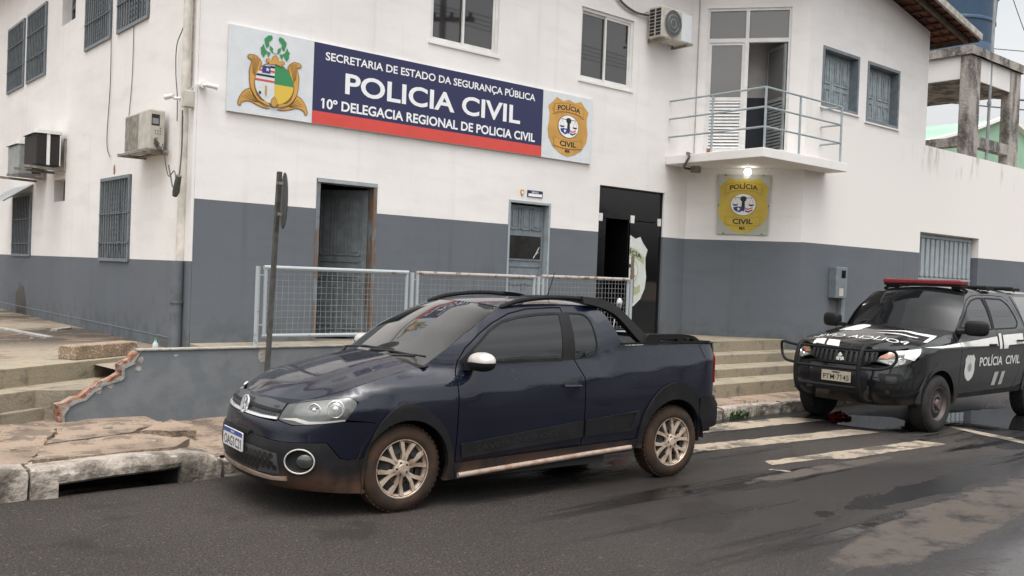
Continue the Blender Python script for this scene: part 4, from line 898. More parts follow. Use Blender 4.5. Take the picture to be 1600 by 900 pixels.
for (y, z, lab, kk) in ((16.55, 3.22, 'black coiled outdoor unit with rounded pale top, nearer of the far pair', 0), (17.75, 3.14, 'outdoor unit with grey side panel hanging above the sheet metal awning', 1)):
    mt = m_side(y, z); t = thing('air_conditioner', lab, 'air conditioner', (LX, y, z), 0, 'air conditioners on the far side wall'); w_, h_, d_2 = .82, .60, .36
    sec = rnd([(.06,.03),(d_2+.06,.03),(d_2+.06,h_-.06),(.06,h_-.06)], .03)
    g = G(); g.obox(mt, (0, .10, .03), (w_, d_2+.10, h_-.055)); cs = g.build('casing', 'accoil' if kk == 0 else 'acpanel', t, bevel=.02)
    g = G(); top = [(.0, h_-.055), (w_, h_-.055), (w_, h_-.02), (w_*.8, h_+.02), (w_*.5, h_+.035), (w_*.2, h_+.02), (0, h_-.02)]
    g = G().poly(rnd([(.07,-.02),(d_2+.14,-.02),(d_2+.14,w_+.02),(.07,w_+.02)], .09), lambda u, v, d: tuple(mt @ Vector((v, u, h_+d))), depth=.055); g.build('top_cover', 'whitepl', cs)
    e_ = lambda u, v, d=0: tuple(mt @ Vector((-d, u, v)))
    if kk == 0: g = G().poly(rect(.26, .04, .31, h_-.06), e_, d0=.006, depth=.006); g.poly(rect(.10, .04, .115, h_-.06), e_, d0=.006, depth=.006)
    else: g = G().poly(rect(.11, .05, .25, h_-.08), e_, d0=.004)
    g.build('corner_post' if kk == 0 else 'coil_opening', 'whitepl' if kk == 0 else 'accoil', cs)
    g = G(); g.bar(mt @ Vector((.06, 0, -.02)), mt @ Vector((.06, .62, 0)), .05, .04); g.bar(mt @ Vector((w_-.06, 0, -.02)), mt @ Vector((w_-.06, .62, 0)), .05, .04); g.bar(mt @ Vector((.06, .02, 0)), mt @ Vector((.06, .02, .5)), .05, .03); g.build('bracket', 'acrust', t)

# ------------------------------------------------------------------ pipes, cables, cameras on the corner
g = G(); px, py = LX-.10, 11.20
g.tube([(px, py, .66), (px, py, PL)], .075, 16); g.tube([(px, py, 1.27), (px, py, 1.31)], .086, 16); g.tube([(px+.04, py+.02, PL), (px+.04, py+.02, 7.2)], .055, 16, m=1)
solo(g, 'drain_pipe', ['grey', 'pvcw'], 'fat drain pipe up the building corner, grey at the base and white above', 'pipe')
g = G(); cx_, cy_ = LX-.06, 11.055
g.tube([(cx_, cy_, 3.75), (cx_, cy_, 7.2)], .014, 8); solo(g, 'conduit', 'acrust', 'thin pale conduit rising from the junction box at the building corner', 'conduit')
jb = G().box((LX-.155, 10.985, 3.60), (LX-.04, 11.09, 3.80)); solo(jb, 'junction_box', 'acgrey', 'small beige junction box on the building corner under the conduit', 'junction box', bevel=.01)
def cctv(lab, p, d, k=1.0):
    t = thing('security_camera', lab, 'security camera', p); p = Vector(p); d = Vector(d).normalized(); mt = Matrix.Translation(p) @ d.to_track_quat('Z', 'Y').to_matrix().to_4x4() @ Matrix.Scale(k, 4)
    g = G().lathe([(0,-.09),(.035,-.09),(.042,-.07),(.042,.06),(.046,.075),(.046,.10),(.036,.10)], mt, 20); b_ = g.build('camera_body', 'whitepl', t)
    g = G().lathe([(.036,.099),(.034,.088),(0,.088)], mt, 20); g.build('lens', 'blackglass', b_); return t
c1_ = cctv('white bullet camera on the front wall pointing right towards the long sign board', (4.36, FY-.14, 3.865), (1, -.35, -.16), .72)
g = G().tube([(4.30, FY-.0, 3.88), (4.30, FY-.05, 3.88)], .04, 14); g.tube([(4.30, FY-.05, 3.88), (4.34, FY-.12, 3.87)], .016, 8); g.tube([(4.16, FY+.0, 3.80), (4.2, FY-.03, 3.88), (4.30, FY-.03, 3.885)], .005, 5); g.build('mount', 'whitepl', c1_)
c2_ = cctv('white bullet camera on the side wall above the old beige air conditioner', (LX-.15, 11.50, 3.78), (-.35, 1, -.1), .72)
g = G().tube([(LX-.01, 11.42, 3.76), (LX-.05, 11.42, 3.76)], .045, 14); g.tube([(LX-.05, 11.42, 3.76), (LX-.12, 11.46, 3.76)], .02, 8); g.build('mount', 'whitepl', c2_)
def cable(name, lab, pts, r=.008, m='cable', n=6): solo(G().tube(catm(pts, 5), r, n), name, m, lab, 'cable')
def catm(P, n=8):
    out = []; K = len(P)
    for i in range(K-1):
        p = [P[min(max(i+q, 0), K-1)] for q in (-1, 0, 1, 2)]
        for j in range(n): t = j/n; out.append(tuple(.5*(2*b_+(c-a)*t+(2*a-5*b_+4*c-d)*t*t+(3*b_-a-3*c+d)*t**3) for a, b_, c, d in zip(*p)))
    out.append(tuple(P[-1])); return out
cable('cable', 'thin dark cable dropping down the side wall past the barred upper windows', [(LX-.02, 14.75, 6.6), (LX-.02, 14.62, 6.0), (LX-.03, 14.35, 5.4), (LX-.02, 14.30, 4.4), (LX-.02, 14.38, 3.5), (LX-.02, 14.2, 3.25)], .006)
cable('cable', 'thin cable hanging below the barred window on the side wall', [(LX-.015, 13.35, 5.0), (LX-.015, 13.36, 4.2), (LX-.02, 13.5, 3.45)], .005)
cable('cable', 'dark cable slanting from the roof to the camera over the beige air conditioner', [(LX-.05, 11.15, 5.4), (LX-.05, 11.35, 4.7), (LX-.04, 11.62, 4.45), (LX-.05, 11.6, 4.1), (LX-.04, 11.55, 3.8), (LX-.03, 11.56, 3.5)], .006)
cable('cable', 'tangle of cables between the junction box and the beige air conditioner', [(LX-.16, 11.04, 3.56), (LX-.15, 11.05, 3.1), (LX-.19, 11.02, 2.72), (LX-.2, 11.15, 2.65), (LX-.14, 11.4, 2.78), (LX-.12, 11.55, 2.95)], .009)
cable('cable', 'second looped cable below the junction box on the corner', [(LX-.13, 11.10, 3.5), (LX-.13, 11.12, 3.0), (LX-.17, 11.1, 2.70), (LX-.14, 11.3, 2.86), (LX-.14, 11.5, 2.82), (LX-.2, 11.55, 3.2)], .007)
g = G().tube([(LX-.2, 10.98, 2.78), (LX-.19, 11.08, 2.60), (LX-.19, 11.12, 2.55)], [.035, .045, .03], 8); solo(g, 'cable_bundle', 'cable', 'dark taped knot of cables sticking out from the corner conduit', 'cable')
cable('cable', 'loose dark cable looping from the upper front wall to the white fan unit', [(11.0, FY-.02, 6.85), (11.3, FY-.03, 6.45), (11.7, FY-.03, 6.30), (12.03, FY-.06, 6.30)], .018)
cable('cable', 'second thin cable above the right window of the front wall', [(10.9, FY-.02, 6.8), (11.3, FY-.025, 6.39), (11.75, FY-.03, 6.27), (12.03, FY-.05, 6.36)], .009, 'cablew')
cable('cable', 'thin conduit line down the wall left of the balcony door', [CF(.10, 7.2, .012), CF(.10, 5.5, .012), CF(.10, 4.0, .012)], .010, 'cablew')
cable('cable', 'black hose curling off the left end of the balcony slab', [(12.9, 10.6, 3.98), (12.66, 10.5, 3.98), (12.60, 10.4, 3.90), (12.62, 10.5, 3.78), (12.9, 10.75, 3.76), (13.2, 10.8, 3.77)], .022)
g = G().box((13.1, 10.66, 3.70), (13.26, 10.78, 3.80)); solo(g, 'junction_box', 'acrust', 'rusty box tucked under the left end of the balcony', 'junction box', bevel=.01)
g = G().obox(Matrix.Translation((12.9, 10.2, 3.96)) @ Matrix.Rotation(.5, 4, 'Z'), (0, 0, 0), (.10, .06, .10)); solo(g, 'broken_tile', 'brick', 'broken piece of tile standing on the left end of the balcony', 'tile')
# lit bulb under the balcony
lp = thing('ceiling_lamp', 'lit white globe lamp under the balcony above the yellow shield', 'lamp', CF(1.05, 3.81, .30))
p_ = Vector(CF(1.05, 0, .30)); g = G().lathe([(0,.0),(.055,.0),(.055,-.02),(.03,-.04)], Matrix.Translation((p_.x, p_.y, 3.808)), 16); g.build('fitting', 'whitepl', lp)
g = G().lathe([(.02,-.03),(.05,-.05),(.065,-.085),(.055,-.12),(.03,-.138),(0,-.142)], Matrix.Translation((p_.x, p_.y, 3.808)), 20); g.build('bulb', 'glow', lp)
# electricity meter
me_ = thing('meter_box', 'grey painted electricity meter box with a small window on the street wall', 'meter box', (15.65, RY-.06, 1.4))
g = G().box((15.47, RY-.16, 1.56), (15.85, RY-.002, 2.13)); bo = g.build('casing', 'bluegrey', me_, bevel=.012)
g = G().poly(rect(15.64, 1.93, 15.78, 2.07), RW, d0=.163); g.build('meter_window', 'blackglass', bo)
g = G().poly(rect(15.58, 1.60, 15.72, 1.74), RW, d0=.163, depth=.002); g.build('label', 'acgrey', bo)
g = G().box((15.80, RY-.09, .14), (15.93, RY-.002, 1.83)); g.build('trunking', 'bluegrey', me_, bevel=.008)

# ------------------------------------------------------------------ water tower, tank, far things
wt = thing('water_tower', 'weathered concrete frame carrying the blue water tank behind the street wall', 'tower', (22, 11, 0))
for (x, y) in ((20.91, 9.45), (23.05, 9.45), (20.91, 12.3), (23.05, 12.3)):
    g = G().box((x, y, 4.72 if y < 10 else 0), (x+.53, y+.24, 7.0)); g.build('column', 'concrete_old', wt, bevel=.03)
g = G().poly(jag(rect(20.86, 9.40, 23.66, 12.6), .012, 5, 2), lambda u, v, d: (u, v, 7.20+d), depth=.19); g.build('top_slab', 'concrete_old', wt, bevel=.02)
g = G(); g.box((20.95, 9.49, 6.50), (23.55, 12.5, 7.02)); g.build('top_beam', 'white', wt); g = G().box((20.96, 9.5, 6.485), (23.54, 12.49, 6.497)); g.build('ceiling', 'concrete_old', wt)
g = G(); g.box((21.44, 9.47, 5.02), (23.05, 9.67, 5.26)); g.build('lower_beam', 'concrete_old', wt); g = G(); g.box((20.95, 9.69, 5.0), (21.15, 12.3, 5.2)); g.build('lower_beam', 'concrete_old', wt); g = G(); g.box((21.44, 10.6, 4.75), (23.3, 10.85, 4.95)); g.build('lower_beam', 'concrete_old', wt)
tk = thing('water_tank', 'round dark blue plastic water tank on the concrete tower', 'water tank', (23.45, 11.25, 7.20))
mt = Matrix.Translation((23.45, 11.25, 7.20)); g = G().lathe([(0,0),(1.07,0),(1.10,.05),(1.10,.55),(1.085,.57),(1.085,.63),(1.07,.65),(1.10,1.15),(1.125,1.17),(1.125,1.23),(1.11,1.25),(1.14,1.8),(1.2,1.85),(1.2,1.95),(.9,2.15),(0,2.25)], mt, 40); g.build('tank_body', 'tankblue', tk)
g = G().tube([(21.98, 9.50, 4.0), (22.05, 9.50, 7.2), (22.12, 9.5, 9.4)], .035, 8); g.tube([(22.02, 9.50, 6.05), (22.02, 9.5, 6.12)], .05, 8); solo(g, 'mast', 'acpanel', 'thin leaning steel mast in front of the water tower', 'mast')
gh = thing('green_house', 'pale green gabled house wall far behind the water tower', 'house', (42, 18, 0))
GB = lambda u, v, d=0: (38+u, 19-.35*u-d*.9, v)
g = G().poly([(-2,0),(9,0),(9,6.6),(4.2,9.3),(2.4,8.55),(-2,7.2)], GB, depth=5); g.build('wall', 'green_house', gh)
g = G(); g.bar(GB(-2.2,7.25,.1), GB(2.4,8.65,.1), .3, .12); g.bar(GB(2.4,8.65,.1), GB(4.2,9.4,.1), .3, .12); g.bar(GB(4.2,9.4,.1), GB(9.2,6.6,.1), .3, .12); g.build('gable_trim', 'parapet', gh)
nb = thing('neighbour_house', 'sliver of a cream house with a projecting ledge beyond the side wall', 'house', (3.2, 27, 0))
g = G().box((2.2, 24.2, 0), (4.0, 30, 7.2)); g.build('wall', 'white', nb)
g = G().box((1.9, 23.2, 5.75), (4.14, 24.2, 6.55)); g.build('ledge', 'eavewood', nb)
wires = [((24, 22, 11.0), (60, 2, 11.8), .012), ((23, 24, 9.6), (62, 4, 10.4), .03), ((23, 24, 9.45), (62, 4, 9.7), .02), ((30, 13.5, 14.5), (36, 13.5, 9.2), .01)]
for i, (a, b_, r_) in enumerate(wires):
    A_, B_ = Vector(a), Vector(b_); pts = [A_.lerp(B_, t/12)+Vector((0, 0, -.5*(1-(2*t/12-1)**2))) for t in range(13)]
    solo(G().tube(pts, r_*1.4, 5), 'overhead_wire', 'cable', ['thin overhead wire, highest of those right of the tank', 'thickest overhead wire right of the blue tank', 'overhead wire just under the thickest one', 'thin steep stay wire right of the blue tank'][i], 'wire', 'overhead wires')
# litter under the police pickup
g = G()
rn = random.Random(9)
for x, y, rx, ry, h in ((11.40, 6.74, .11, .08, .06), (11.52, 6.66, .09, .07, .04), (11.62, 6.80, .11, .07, .07)):
    o_ = len(g.v); g.lathe([(.2,0),(1,.02),(1.05,.3),(.9,.7),(.5,.95),(.05,1.0)], Matrix.Translation((x, y, .006)) @ Matrix.Diagonal((rx, ry, h, 1)), 16)
    for i_ in range(o_, len(g.v)): g.v[i_] = (g.v[i_][0]+rn.uniform(-.018, .018), g.v[i_][1]+rn.uniform(-.018, .018), max(.005, g.v[i_][2]+rn.uniform(-.014, .014)))
solo(g, 'red_litter', 'redpl', 'crumpled red plastic lying under the nose of the police pickup', 'litter')

# ------------------------------------------------------------------ the other side of the street (seen in glass and paint)
tr = random.Random(21)
def make_tree(loc, lab, h=5.5, leafm='leaf2'):
    t = thing('tree', lab, 'tree', loc, 0, 'trees across the street')
    g = G().tube([(0,0,0),(.08,.03,h*.25),(-.05,.1,h*.5),(.05,0,h*.72)], [.2,.16,.11,.05], 9)
    for k in range(7):
        a = k*.9+tr.uniform(-.3, .3); z = h*(.32+.05*k); r_ = h*.30; g.tube([(0,0.05,z), (r_*.5*math.cos(a), r_*.5*math.sin(a), z+h*.10), (r_*math.cos(a), r_*math.sin(a), z+h*.16)], [.07,.045,.015], 6)
    tk_ = g.build('trunk', 'bark', t, local=True); g = G(); cl_ = []
    for k in range(46):
        a, rr_, z = tr.uniform(0, 6.28), h*.40*math.sqrt(tr.random()), tr.uniform(.20, 1.0); f = math.sin(math.pi*min(1, (z-.25)/.8))*.9+.1; cl_.append((rr_*f*math.cos(a), rr_*f*math.sin(a), z*h, h*tr.uniform(.07, .14)))
    for (x, y, z, q) in cl_:
        for k in range(130):
            u, v, w_ = tr.gauss(0, .5), tr.gauss(0, .5), tr.gauss(0, .4); p = Vector((x+u*q, y+v*q, z+w_*q)); e1_ = Vector((tr.uniform(-1, 1), tr.uniform(-1, 1), tr.uniform(-.6, .6))).normalized(); e2_ = e1_.orthogonal().normalized(); l_ = tr.uniform(.05, .11)
            g.add([p, p+e1_*l_*.5+e2_*l_*.3, p+e1_*l_, p+e1_*l_*.5-e2_*l_*.3], [(0,1,2,3)])
    g.build('crown', leafm, t, local=True); return t
t0 = make_tree((2.5, -9.5, 0), 'bushy green tree across the street opposite the pickup bonnet', 7.5)
def dup(root, loc, rz, s_, lab):
    c = root.copy(); COL.objects.link(c); c.location = loc; c.rotation_euler = (0, 0, rz); c.scale = (s_, s_, s_); c['label'] = lab
    for ch in list(root.children): q = ch.copy(); COL.objects.link(q); q.parent = c
    return c
for i, (x, y, s_) in enumerate(((7.5, -11, 1.05), (12.5, -9.8, .75), (17.5, -11.5, 1.0), (22.5, -10.5, .85), (28, -11, 1.1), (-4, -10.5, 1.0), (25.3, -9.0, .72), (31.2, -9.4, .75))):
    dup(t0, (x, y, 0), i*1.3, s_, ['green tree across the street opposite the police board', 'broad green tree across the street opposite the glass door', 'tallest rounded green tree across the street', 'green tree across the street opposite the gate', 'green tree at the right end of the row across the street', 'green tree at the left end of the row across the street', 'low bushy tree across the street nearest the gate side', 'low bushy tree at the far right of the row across the street'][i])
up = thing('utility_pole', 'concrete utility pole with a crossarm across the street', 'utility pole', (17.2, -2.2, 0))
g = G().tube([(17.2,-2.2,0),(17.2,-2.2,10.4)], [.16,.10], 12); g.build('post', 'concrete_old', up)
g = G().bar((16.5,-2.9,9.75), (17.9,-1.5,9.75), .10, .12); ca_ = g.build('crossarm', 'bark', up)
g = G(); ips = [(16.6,-2.8),(17.0,-2.4),(17.4,-2.0),(17.8,-1.6)]
for x, y in ips: g.lathe([(0,0),(.05,0),(.07,.04),(.05,.08),(.07,.12),(.04,.17),(0,.18)], Matrix.Translation((x, y, 9.81)), 10)
g.build('insulators', 'blackpl', ca_)
for i, (x, y) in enumerate(ips): solo(G().tube([(x-40, y-.4, 9.95), (x-20, y-.2, 9.5), (x, y, 9.97), (x+25, y, 9.5)], .012, 5), 'power_line', 'cable', 'power line over the far side of the street', 'wire', 'power lines across the street')
# ------------------------------------------------------------------ vehicles
def catmull(P, n=8, closed=False):
    out = []; K = len(P); last = K if closed else K-1
    for i in range(last):
        p = [P[(i+k) % K] if closed else P[min(max(i+k, 0), K-1)] for k in (-1, 0, 1, 2)]
        for j in range(n):
            t = j/n; out.append(tuple(.5*(2*b_+(c-a)*t+(2*a-5*b_+4*c-d)*t*t+(3*b_-a-3*c+d)*t**3) for a, b_, c, d in zip(*p)))
    if not closed: out.append(tuple(P[-1]))
    return out
class Surf:
    """side skin of a vehicle: a plan curve from the middle of the nose to the middle of the tail, swept over height"""
    def __init__(s, plan, inset):
        s.P = catmull(plan, 14); s.S = [0]
        for a, b_ in zip(s.P, s.P[1:]): s.S.append(s.S[-1]+math.dist(a, b_))
        s.inset = inset; s.nn = [s._n(i) for i in range(len(s.P))]
    def _n(s, i):
        if i == 0: return (1, 0)
        if i == len(s.P)-1: return (-1, 0)
        a, b_ = s.P[i-1], s.P[i+1]; dx, dy = b_[0]-a[0], b_[1]-a[1]; l = math.hypot(dx, dy); return (dy/l, -dx/l)
    def s_x(s, x):
        for i in range(len(s.P)-1):
            if s.P[i+1][0] <= x <= s.P[i][0]:
                d = s.P[i][0]-s.P[i+1][0]; return lerp(s.S[i], s.S[i+1], (s.P[i][0]-x)/d if d else 0)
        return 0 if x > s.P[0][0] else s.S[-1]
    def at(s, u, z, d=0):
        sg = 1 if u >= 0 else -1; q = min(abs(u), s.S[-1]); lo, hi = 0, len(s.S)-1
        while hi-lo > 1:
            m = (lo+hi)//2
            if s.S[m] <= q: lo = m
            else: hi = m
        t = (q-s.S[lo])/(s.S[hi]-s.S[lo]); x = lerp(s.P[lo][0], s.P[hi][0], t); y = lerp(s.P[lo][1], s.P[hi][1], t)
        n = (lerp(s.nn[lo][0], s.nn[hi][0], t), lerp(s.nn[lo][1], s.nn[hi][1], t)); l = math.hypot(*n); i = s.inset(x, y, q, z)-d
        return (x-n[0]/l*i, sg*max(0, y-n[1]/l*i) if q > 1e-6 else 0, z)
def off(l, t):
    """move a polygon's outline inwards by t (outwards if negative)"""
    a = sum(l[i][0]*l[(i+1) % len(l)][1]-l[(i+1) % len(l)][0]*l[i][1] for i in range(len(l))); s_ = 1 if a > 0 else -1; out = []; n = len(l)
    for i in range(n):
        p, c, q = Vector(l[i-1]), Vector(l[i]), Vector(l[(i+1) % n]); d1 = (c-p).normalized(); d2 = (q-c).normalized()
        n1 = Vector((-d1.y, d1.x))*s_; n2 = Vector((-d2.y, d2.x))*s_; m = (n1+n2); m = m.normalized() if m.length > 1e-4 else n1; k = max(.5, m.dot(n1)); out.append(tuple(c+m*t/k))
    return out
def strip(g, edge, bow, crown, n=18, pw=2.4, m=0, extra=None, w=1.0):
    """surface between a left edge curve and its mirror image"""
    vv = []; K = len(edge)
    for i, (x, y, z) in enumerate(edge):
        for j in range(n+1):
            v = 2*j/n-1; e = extra(i/(K-1), v) if extra else 0; vv.append((x+bow[i]*(1-v*v), y*v*w, z+crown[i]*(1-abs(v)**pw)+e))
    return g.add(vv, [(i*(n+1)+j, i*(n+1)+j+1, (i+1)*(n+1)+j+1, (i+1)*(n+1)+j) for i in range(K-1) for j in range(n)], m, True)
def arc(cx, cz_, r, a0, a1, n=20): return [(cx+r*math.cos(rad(a0+(a1-a0)*i/n)), cz_+r*math.sin(rad(a0+(a1-a0)*i/n))) for i in range(n+1)]

def carpaint(name, col, mud, mudz, drops=True, flake=.0, rough=.32):
    b = MB(name, col, rough, metal=flake, coat=1.0, spec=.12); z = b.axis(2)
    dust = b.mul(b.noise(7, 7, lo=.35, hi=.75), b.ramp(z, 1.0, .25)); b.col(dust, tuple(c*.22 for c in mud), .12)
    m_ = b.mul(b.ramp(z, mudz+.16, mudz-.08), b.noise(6, 8, lo=.34, hi=.60)); b.col(m_, mud, .9); b.rgh(m_, .8)
    b.L.new(b.mul(b.mul(m_, -1), -.0), b.p.inputs['Sheen Weight'])
    cw = b.ramp(m_, 0, .6, 1, .05); b.L.new(cw, b.p.inputs['Coat Weight'])
    if drops:
        dr_ = b.mul(b.noise(95, 2, lo=.60, hi=.66), b.noise(9, 3, lo=.42, hi=.62)); up_ = b.ramp(z, .72, .98); dd = b.mul(dr_, up_)
        bp_ = _n(b.nt, 'ShaderNodeBump'); bp_.inputs['Distance'].default_value = .0018; bp_.inputs['Strength'].default_value = .55; b.L.new(dd, bp_.inputs['Height']); b.L.new(bp_.outputs[0], b.p.inputs['Coat Normal'])
        b.col(b.mul(up_, b.noise(60, 4, lo=.45, hi=.8)), tuple(c*1.4+.003 for c in col), .5)  # upper body lightened in the colour for light scattered by the drops
    return b.done()
MUD = (.105, .056, .034)
M['navy'] = carpaint('navy_car_paint', (.0042, .0060, .0155), MUD, .26)
M['polblack'] = carpaint('black_car_paint', (.0045, .005, .0062), (.09, .07, .055), .36, rough=.36)
def plasticmud(name, col, mudz, k=.9, rough=.55):
    b = MB(name, col, rough, spec=.16); z = b.axis(2); m_ = b.mul(b.ramp(z, mudz+.20, mudz-.10), b.noise(5, 8, lo=.34, hi=.62)); b.col(b.noise(6, 7, lo=.4, hi=.8), tuple(c*1.5+.005 for c in col), .6); b.col(m_, MUD, k); b.bump(b.noise(180, 2, lo=0, hi=1), .0006); return b.done()
M['cladding'] = plasticmud('textured_black_cladding', (.015, .015, .0165), .25)
M['cladding_dry'] = plasticmud('dusty_black_plastic', (.012, .012, .013), -.2)
M['tyremud'] = plasticmud('muddy_tyre', (.030, .0235, .019), .60, .40, .9)
M['tyre'] = mat('tyre_rubber', (.022, .020, .019), .85, var=.3, scale=10, bump=.001, bscale=90)
b = MB('muddy_alloy', (.56, .455, .36), .38, metal=.3); b.col(b.noise(9, 6, lo=.42, hi=.70), (.22, .145, .095), .8); M['alloy'] = b.done()
b = MB('rusty_steel_wheel', (.10, .085, .08), .6, metal=.2); b.col(b.noise(16, 6, lo=.45, hi=.7), (.16, .07, .04), .7); M['steel'] = b.done()
M['chrome'] = mat('chrome', (.72, .72, .74), .12, 1.0, var=0)
M['satin'] = mat('satin_silver', (.62, .58, .54), .35, .3, var=.15, scale=9)
b = MB('dull_silver_bar', (.36, .285, .23), .5, metal=.1); b.col(b.noise(12, 6, lo=.45, hi=.7), (.25, .12, .07), .7); M['stepbar'] = b.done()
M['lampgrey'] = mat('headlamp_housing', (.075, .080, .073), .15, .25, coat=1, var=.25, scale=9)
M['lampclear'] = mat('headlamp_reflector', (.80, .80, .78), .16, .6, coat=1, var=.1, scale=30)
M['lampwhite'] = mat('headlamp_white', (.46, .45, .41), .2, .2, coat=1, var=.1)
M['amber'] = mat('amber_lens', (.40, .155, .085), .15, 0, coat=1, var=.15, scale=20)
M['redlens'] = mat('red_lens', (.42, .012, .018), .12, 0, coat=1, var=.1)
M['carglass'] = mat('tinted_car_glass', (.006, .007, .008), .02, var=0, spec=.72)
b = MB('wet_windscreen', (.018, .019, .020), .025, spec=1.0, coat=.8); dr_ = b.mul(b.noise(70, 2, lo=.62, hi=.67), b.noise(5, 3, lo=.45, hi=.6)); b.bump(dr_, .001, .5); M['windscreen'] = b.done()
M['windscreen2'] = mat('dark_windscreen', (.006, .007, .008), .03, var=0, spec=.26)
M['brightmetal'] = mat('bright_trim', (.78, .78, .79), .22, .55, var=0)
M['grilleplastic'] = mat('grille_plastic', (.055, .056, .060), .4, var=.1)
M['livery'] = mat('livery_white', (.70, .69, .655), .4, coat=.4, var=.06, scale=9)
M['liverydim'] = mat('livery_grey', (.40, .40, .385), .4, var=.15, scale=14)
M['platewhite'] = mat('plate_white', (.66, .66, .65), .4, var=.04)
M['plateold'] = mat('plate_old_cream', (.50, .44, .35), .5, var=.1, scale=14)
M['plateblue'] = mat('plate_blue', (.012, .06, .26), .4, var=0)
M['lightred'] = mat('light_bar_red', (.20, .016, .022), .25, 0, coat=.6, var=.15, scale=12)

def wheel(root, x, y, r, w, rim, kind, tyre_m):
    """tyre and rim; the outer face looks towards +y for y>0"""
    sg = 1 if y > 0 else -1
    mt = Matrix.Translation((x, y, r)) @ Matrix.Rotation(rad(-90*sg), 4, 'X')      # local z -> outward
    wh = G().lathe([(rim*.55,-.02),(rim*.98,-.06),(rim*.98,-w),(rim*.5,-w)], mt, 36); wo_ = wh.build('wheel', 'dark', root, local=True)
    prof = [(rim-.012,-.012),(rim+.006,-.002),(rim+.022,.004),(r-.060,.006),(r-.022,-.008),(r-.006,-.026),(r,-.05),(r,-w+.05),(r-.012,-w+.02),(rim+.02,-w),(rim-.01,-w)]
    t = G().lathe(prof, mt, 56); n = 46
    for k in range(n):                                                        # tread blocks
        a = 2*math.pi*k/n
        for h0, h1 in ((-.030, -.060), (-.070, -w+.075), (-w+.065, -w+.035)):
            b0, b1 = a, a+2*math.pi/n*.62; q = .006
            pts = [(r+q, b0, h0), (r+q, b1, h0), (r+q, b1, h1), (r+q, b0, h1), (r-.01, b0, h0), (r-.01, b1, h0), (r-.01, b1, h1), (r-.01, b0, h1)]
            t.add([mt @ Vector((p*math.cos(c), p*math.sin(c), h)) for p, c, h in pts], [(0,1,2,3),(4,5,1,0),(5,6,2,1),(6,7,3,2),(7,4,0,3)])
    t.build('tyre', tyre_m, wo_, local=True)
    g = G(); wf = lambda u, v, d=0: tuple(mt @ Vector((u, v, d)))
    if kind == 'alloy':
        g.lathe([(rim-.014,-.02),(rim-.004,-.004),(rim+.002,-.004),(rim+.002,-.02),(rim-.022,-.035),(rim-.03,-.09)], mt, 48)
        for k in range(6):
            a = 2*math.pi*k/6+.3
            for s_ in (-1, 1):
                da = s_*.262; p0 = Vector((.045*math.cos(a), .045*math.sin(a))); p1 = Vector(((rim-.012)*math.cos(a+da), (rim-.012)*math.sin(a+da))); mid = Vector((rim*.55*math.cos(a+da*.55), rim*.55*math.sin(a+da*.55)))
                t_ = Vector((-math.sin(a), math.cos(a))); L_ = [p0-t_*.015, mid-t_*.0135, p1-t_*.017, p1+t_*.017, mid+t_*.0135, p0+t_*.015]
                g.poly([(p.x, p.y) for p in L_], wf, d0=-.010, depth=.035)
        g.lathe([(0,-.002),(.03,-.002),(.034,-.006),(.058,-.009),(.066,-.014),(.066,-.04)], mt, 28)
        ro = g.build('rim', 'alloy', wo_, local=True)
        g = G(); 
        for k in range(5): a = 2*math.pi*k/5; g.lathe([(0,.0),(.009,.0),(.009,-.004)], mt @ Matrix.Translation((.045*math.cos(a), .045*math.sin(a), -.006)), 10)
        g.build('wheel_nuts', 'dark', ro, local=True) if False else g.build('wheel_nuts', 'dark', wo_, local=True)
        g = G(); g.lathe([(.125,-.055),(0,-.055)], mt, 32); g.build('brake_disc', 'steel', wo_, local=True)
    else:
        g.lathe([(rim+.002,-.006),(rim-.006,-.004),(rim-.02,-.03),(rim-.035,-.055),(rim*.62,-.05),(rim*.55,-.022),(rim*.42,-.02),(rim*.36,-.045),(.062,-.045),(.055,-.01),(.048,.0),(0,.0)], mt, 44)
        ro = g.build('rim', 'steel', wo_, local=True); g = G()
        for k in range(12): a = 2*math.pi*k/12; g.poly([(rim*.72*math.cos(a+q)+p*math.cos(a), rim*.72*math.sin(a+q)+p*math.sin(a)) for q, p in ((-.09,-.014),(.09,-.014),(.07,.016),(-.07,.016))], wf, d0=-.047)
        for k in range(6): a = 2*math.pi*k/6; g.lathe([(0,-.012),(.012,-.014),(.012,-.03)], mt @ Matrix.Translation((.085*math.cos(a), .085*math.sin(a), -.0)), 10)
        g.build('wheel_holes', 'dark', wo_, local=True)
    return wo_
class Car:
    def __init__(s, name, label, loc, rz, surf):
        s.root = thing(name, label, 'pickup truck', loc, rz); s.S = surf
    def part(s, name, loops, m, sp=.05, d0=0, depth=.012, parent=None, both='two', fn=None, side=None):
        """panel on the side skin; both: 'two' separate left and right parts, True one mirrored mesh, False only as drawn"""
        g = G().panel(loops, fn or s.S.at, sp, d0, depth, side=side)
        return s.put(g, name, m, parent, both)
    def put(s, g, name, m, parent=None, both=False):
        p = parent or s.root
        if both is True: both = 'two'
        o = g.build(name, m, p, local=True, recalc=True)
        if both == 'two': g.flipped().build(name, m, p, local=True, recalc=True)
        return o

